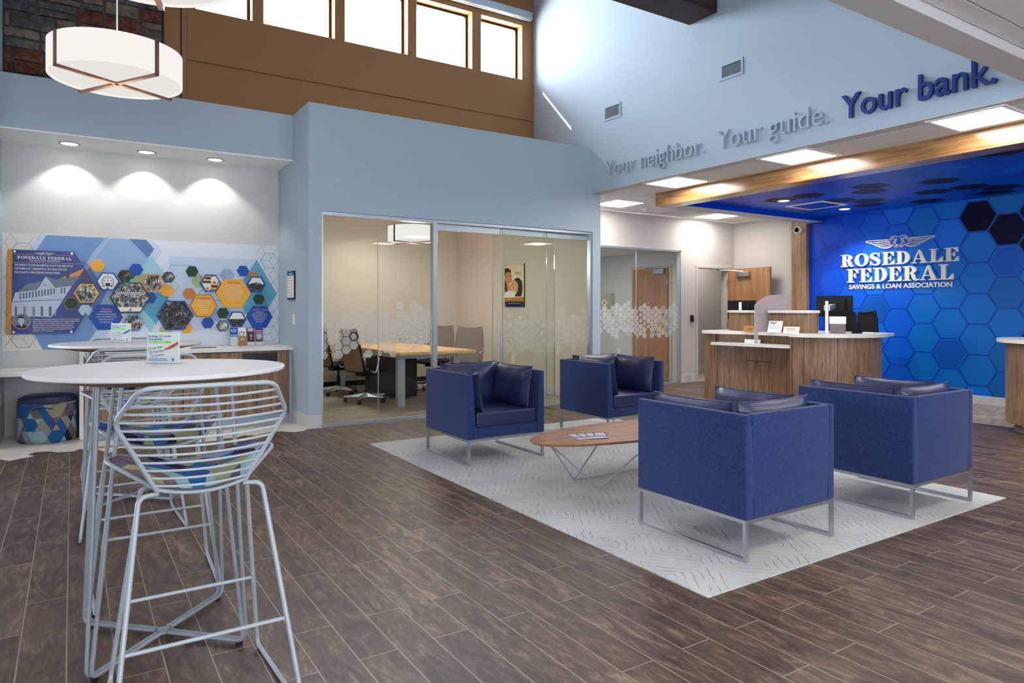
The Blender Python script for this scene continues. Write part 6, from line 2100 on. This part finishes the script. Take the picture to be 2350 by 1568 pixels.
for k in (-1, 0, 1):
    e.flat(Fr((0, -0.0205, 0), (1, 0, 0), (0, 0, 1)), rect(k * 0.07 - 0.03, k * 0.07 + 0.03, 0.006, 0.046), 0, 0)
    e.bars(Fr((0, -0.0207, 0), (1, 0, 0), (0, 0, 1)), k * 0.07 - 0.012, 0.026, [0.024], 0.006, 0.01, 0, 1)
e.build('label', ['paper', 'inkgrey'], t, world=False)

def monitor(loc, rz, label, posts, w=0.50, h=0.29, armcol='alu'):
    t = thing('monitor', label, 'monitor', loc)
    c, s_ = math.cos(rz), math.sin(rz)
    f = Fr(loc, (c, s_, 0), (0, 0, 1))          # front normal = (s, -c); the case lies behind it
    B().prism(f, rect(-w / 2, w / 2, 0, h), -0.024, 0).prism(f, rect(-w * 0.32, w * 0.32, h * 0.2, h * 0.85), -0.045, -0.024).build('case', 'black', t)
    B().flat(f, rect(-w / 2 + 0.012, w / 2 - 0.012, 0.014, h - 0.012), 0.0006).build('screen', 'screen', t)
    px, py, z0, z1, za = posts
    B().cyl((px, py, z0), (px, py, z1), 0.019, n=18).build('post', 'white', t, smooth=40)
    e = f.p(0, 0, -0.05)
    d = Vector((e.x - px, e.y - py, 0))
    n_ = Vector((-d.y, d.x, 0)).normalized() * 0.035
    P0, P1 = Vector((px, py, 0)), Vector((e.x, e.y, 0))
    za2 = loc[2] + h * 0.5
    pts = [P0 - n_, P1 - n_, P1 + n_, P0 + n_]
    zz = [(za - 0.035, za + 0.035), (za2 - 0.03, za2 + 0.03), (za2 - 0.03, za2 + 0.03), (za - 0.035, za + 0.035)]
    B().hexa([(p.x, p.y, q_[0]) for p, q_ in zip(pts, zz)] + [(p.x, p.y, q_[1]) for p, q_ in zip(pts, zz)], 0, 0.006).build('arm', armcol, t)
    return t
# monitors face the teller; their arms stand on the counter
monitor((8.85, 5.51, 1.19), PI / 2 + 0.12, 'black monitor on a white post seen from behind over the rounded counter end', (8.114, 5.158, 0.9855, 1.40, 1.31))
t = thing('receipt_printer', 'white and grey receipt printer at the rounded counter end', 'printer', (8.27, 5.12, 0.985))
q = [(8.185, 5.155), (8.285, 5.01), (8.43, 5.11), (8.33, 5.255)]
B().prism(FZ(0), q, 0.9855, 1.105).build('body', 'greyback', t)
q2 = [(8.178, 5.157), (8.284, 5.002), (8.438, 5.109), (8.332, 5.263)]
B().prism(FZ(0), q2, 1.107, 1.20).build('cover', 'white', t)
t = thing('card_terminal', 'black card terminal with a blue stylus beside the receipt printer', 'card terminal', (8.45, 4.96, 0.985))
B().hexa([(8.41, 4.91, 0.9855), (8.50, 4.91, 0.9855), (8.50, 5.01, 0.9855), (8.41, 5.01, 0.9855), (8.42, 4.93, 1.13), (8.48, 4.93, 1.13), (8.48, 4.98, 1.13), (8.42, 4.98, 1.13)], 0, 0.004).build('body', 'black', t)
B().cyl((8.45, 4.955, 1.13), (8.45, 4.955, 1.24), 0.006, n=8).cyl((8.45, 4.955, 1.225), (8.45, 4.955, 1.265), 0.016, n=14).build('stylus', 'royal', t)
t = thing('papers', 'loose white papers lying on the rounded counter end', 'papers', (8.58, 4.95, 0.985))
B().prism(FZ(0.9855), [(8.52, 4.93), (8.66, 4.86), (8.70, 4.96), (8.56, 5.02)], 0, 0.012).build('stack', 'paper', t)
monitor((8.75, 6.98, 1.14), PI / 2 + 0.05, 'dark monitor on a white post left of the privacy screen', (8.42, 6.75, 0.9855, 1.40, 1.29), 0.50, 0.29, 'black')
tc = make_task_chair('blackmesh', 'plain')
tc.location = (9.35, 5.62, 0.0)
tc.scale = (1.35, 1.05, 1.24)
tc.rotation_euler = (0, 0, PI / 2 + 0.2)
tc['label'] = 'black high backed teller chair behind the rounded counter end'

# near counter at the right edge
t = thing('teller_counter', 'oak counter with white top cut off by the right edge of the photo', 'teller counter', (8.7, 2.3, 0))
el2 = [(8.62 + 0.66 * math.cos(2 * PI * k / 48), 2.50 + 0.92 * math.sin(2 * PI * k / 48)) for k in range(0, 25)]
topo = el2 + [(7.96, 0.2), (9.28, 0.2)]
B().prism(F0, topo, 0.945, 0.985).build('countertop', 'quartz', t)
el3 = [(8.62 + 0.58 * math.cos(2 * PI * k / 48), 2.50 + 0.84 * math.sin(2 * PI * k / 48)) for k in range(0, 25)]
for a, c in ((0, 9), (9, 17), (17, 24)):
    s = el3[a:c + 1]
    if c == 24:
        s = s + [(8.04, 1.4)]
    wallpath(B(), s, 0.03, 0.10, 0.9445).build('front_panel', 'countwood', t, smooth=30)
wallpath(B(), [(8.04, 1.397), (8.04, 0.25)], 0.03, 0.10, 0.9445).build('front_panel', 'countwood', t)
el4 = [(8.62 + 0.50 * math.cos(2 * PI * k / 48), 2.50 + 0.76 * math.sin(2 * PI * k / 48)) for k in range(0, 25)]
wallpath(B(), el4 + [(8.12, 0.25)], 0.03, 0.0, 0.10).build('toe_kick', 'greyback', t, smooth=30)
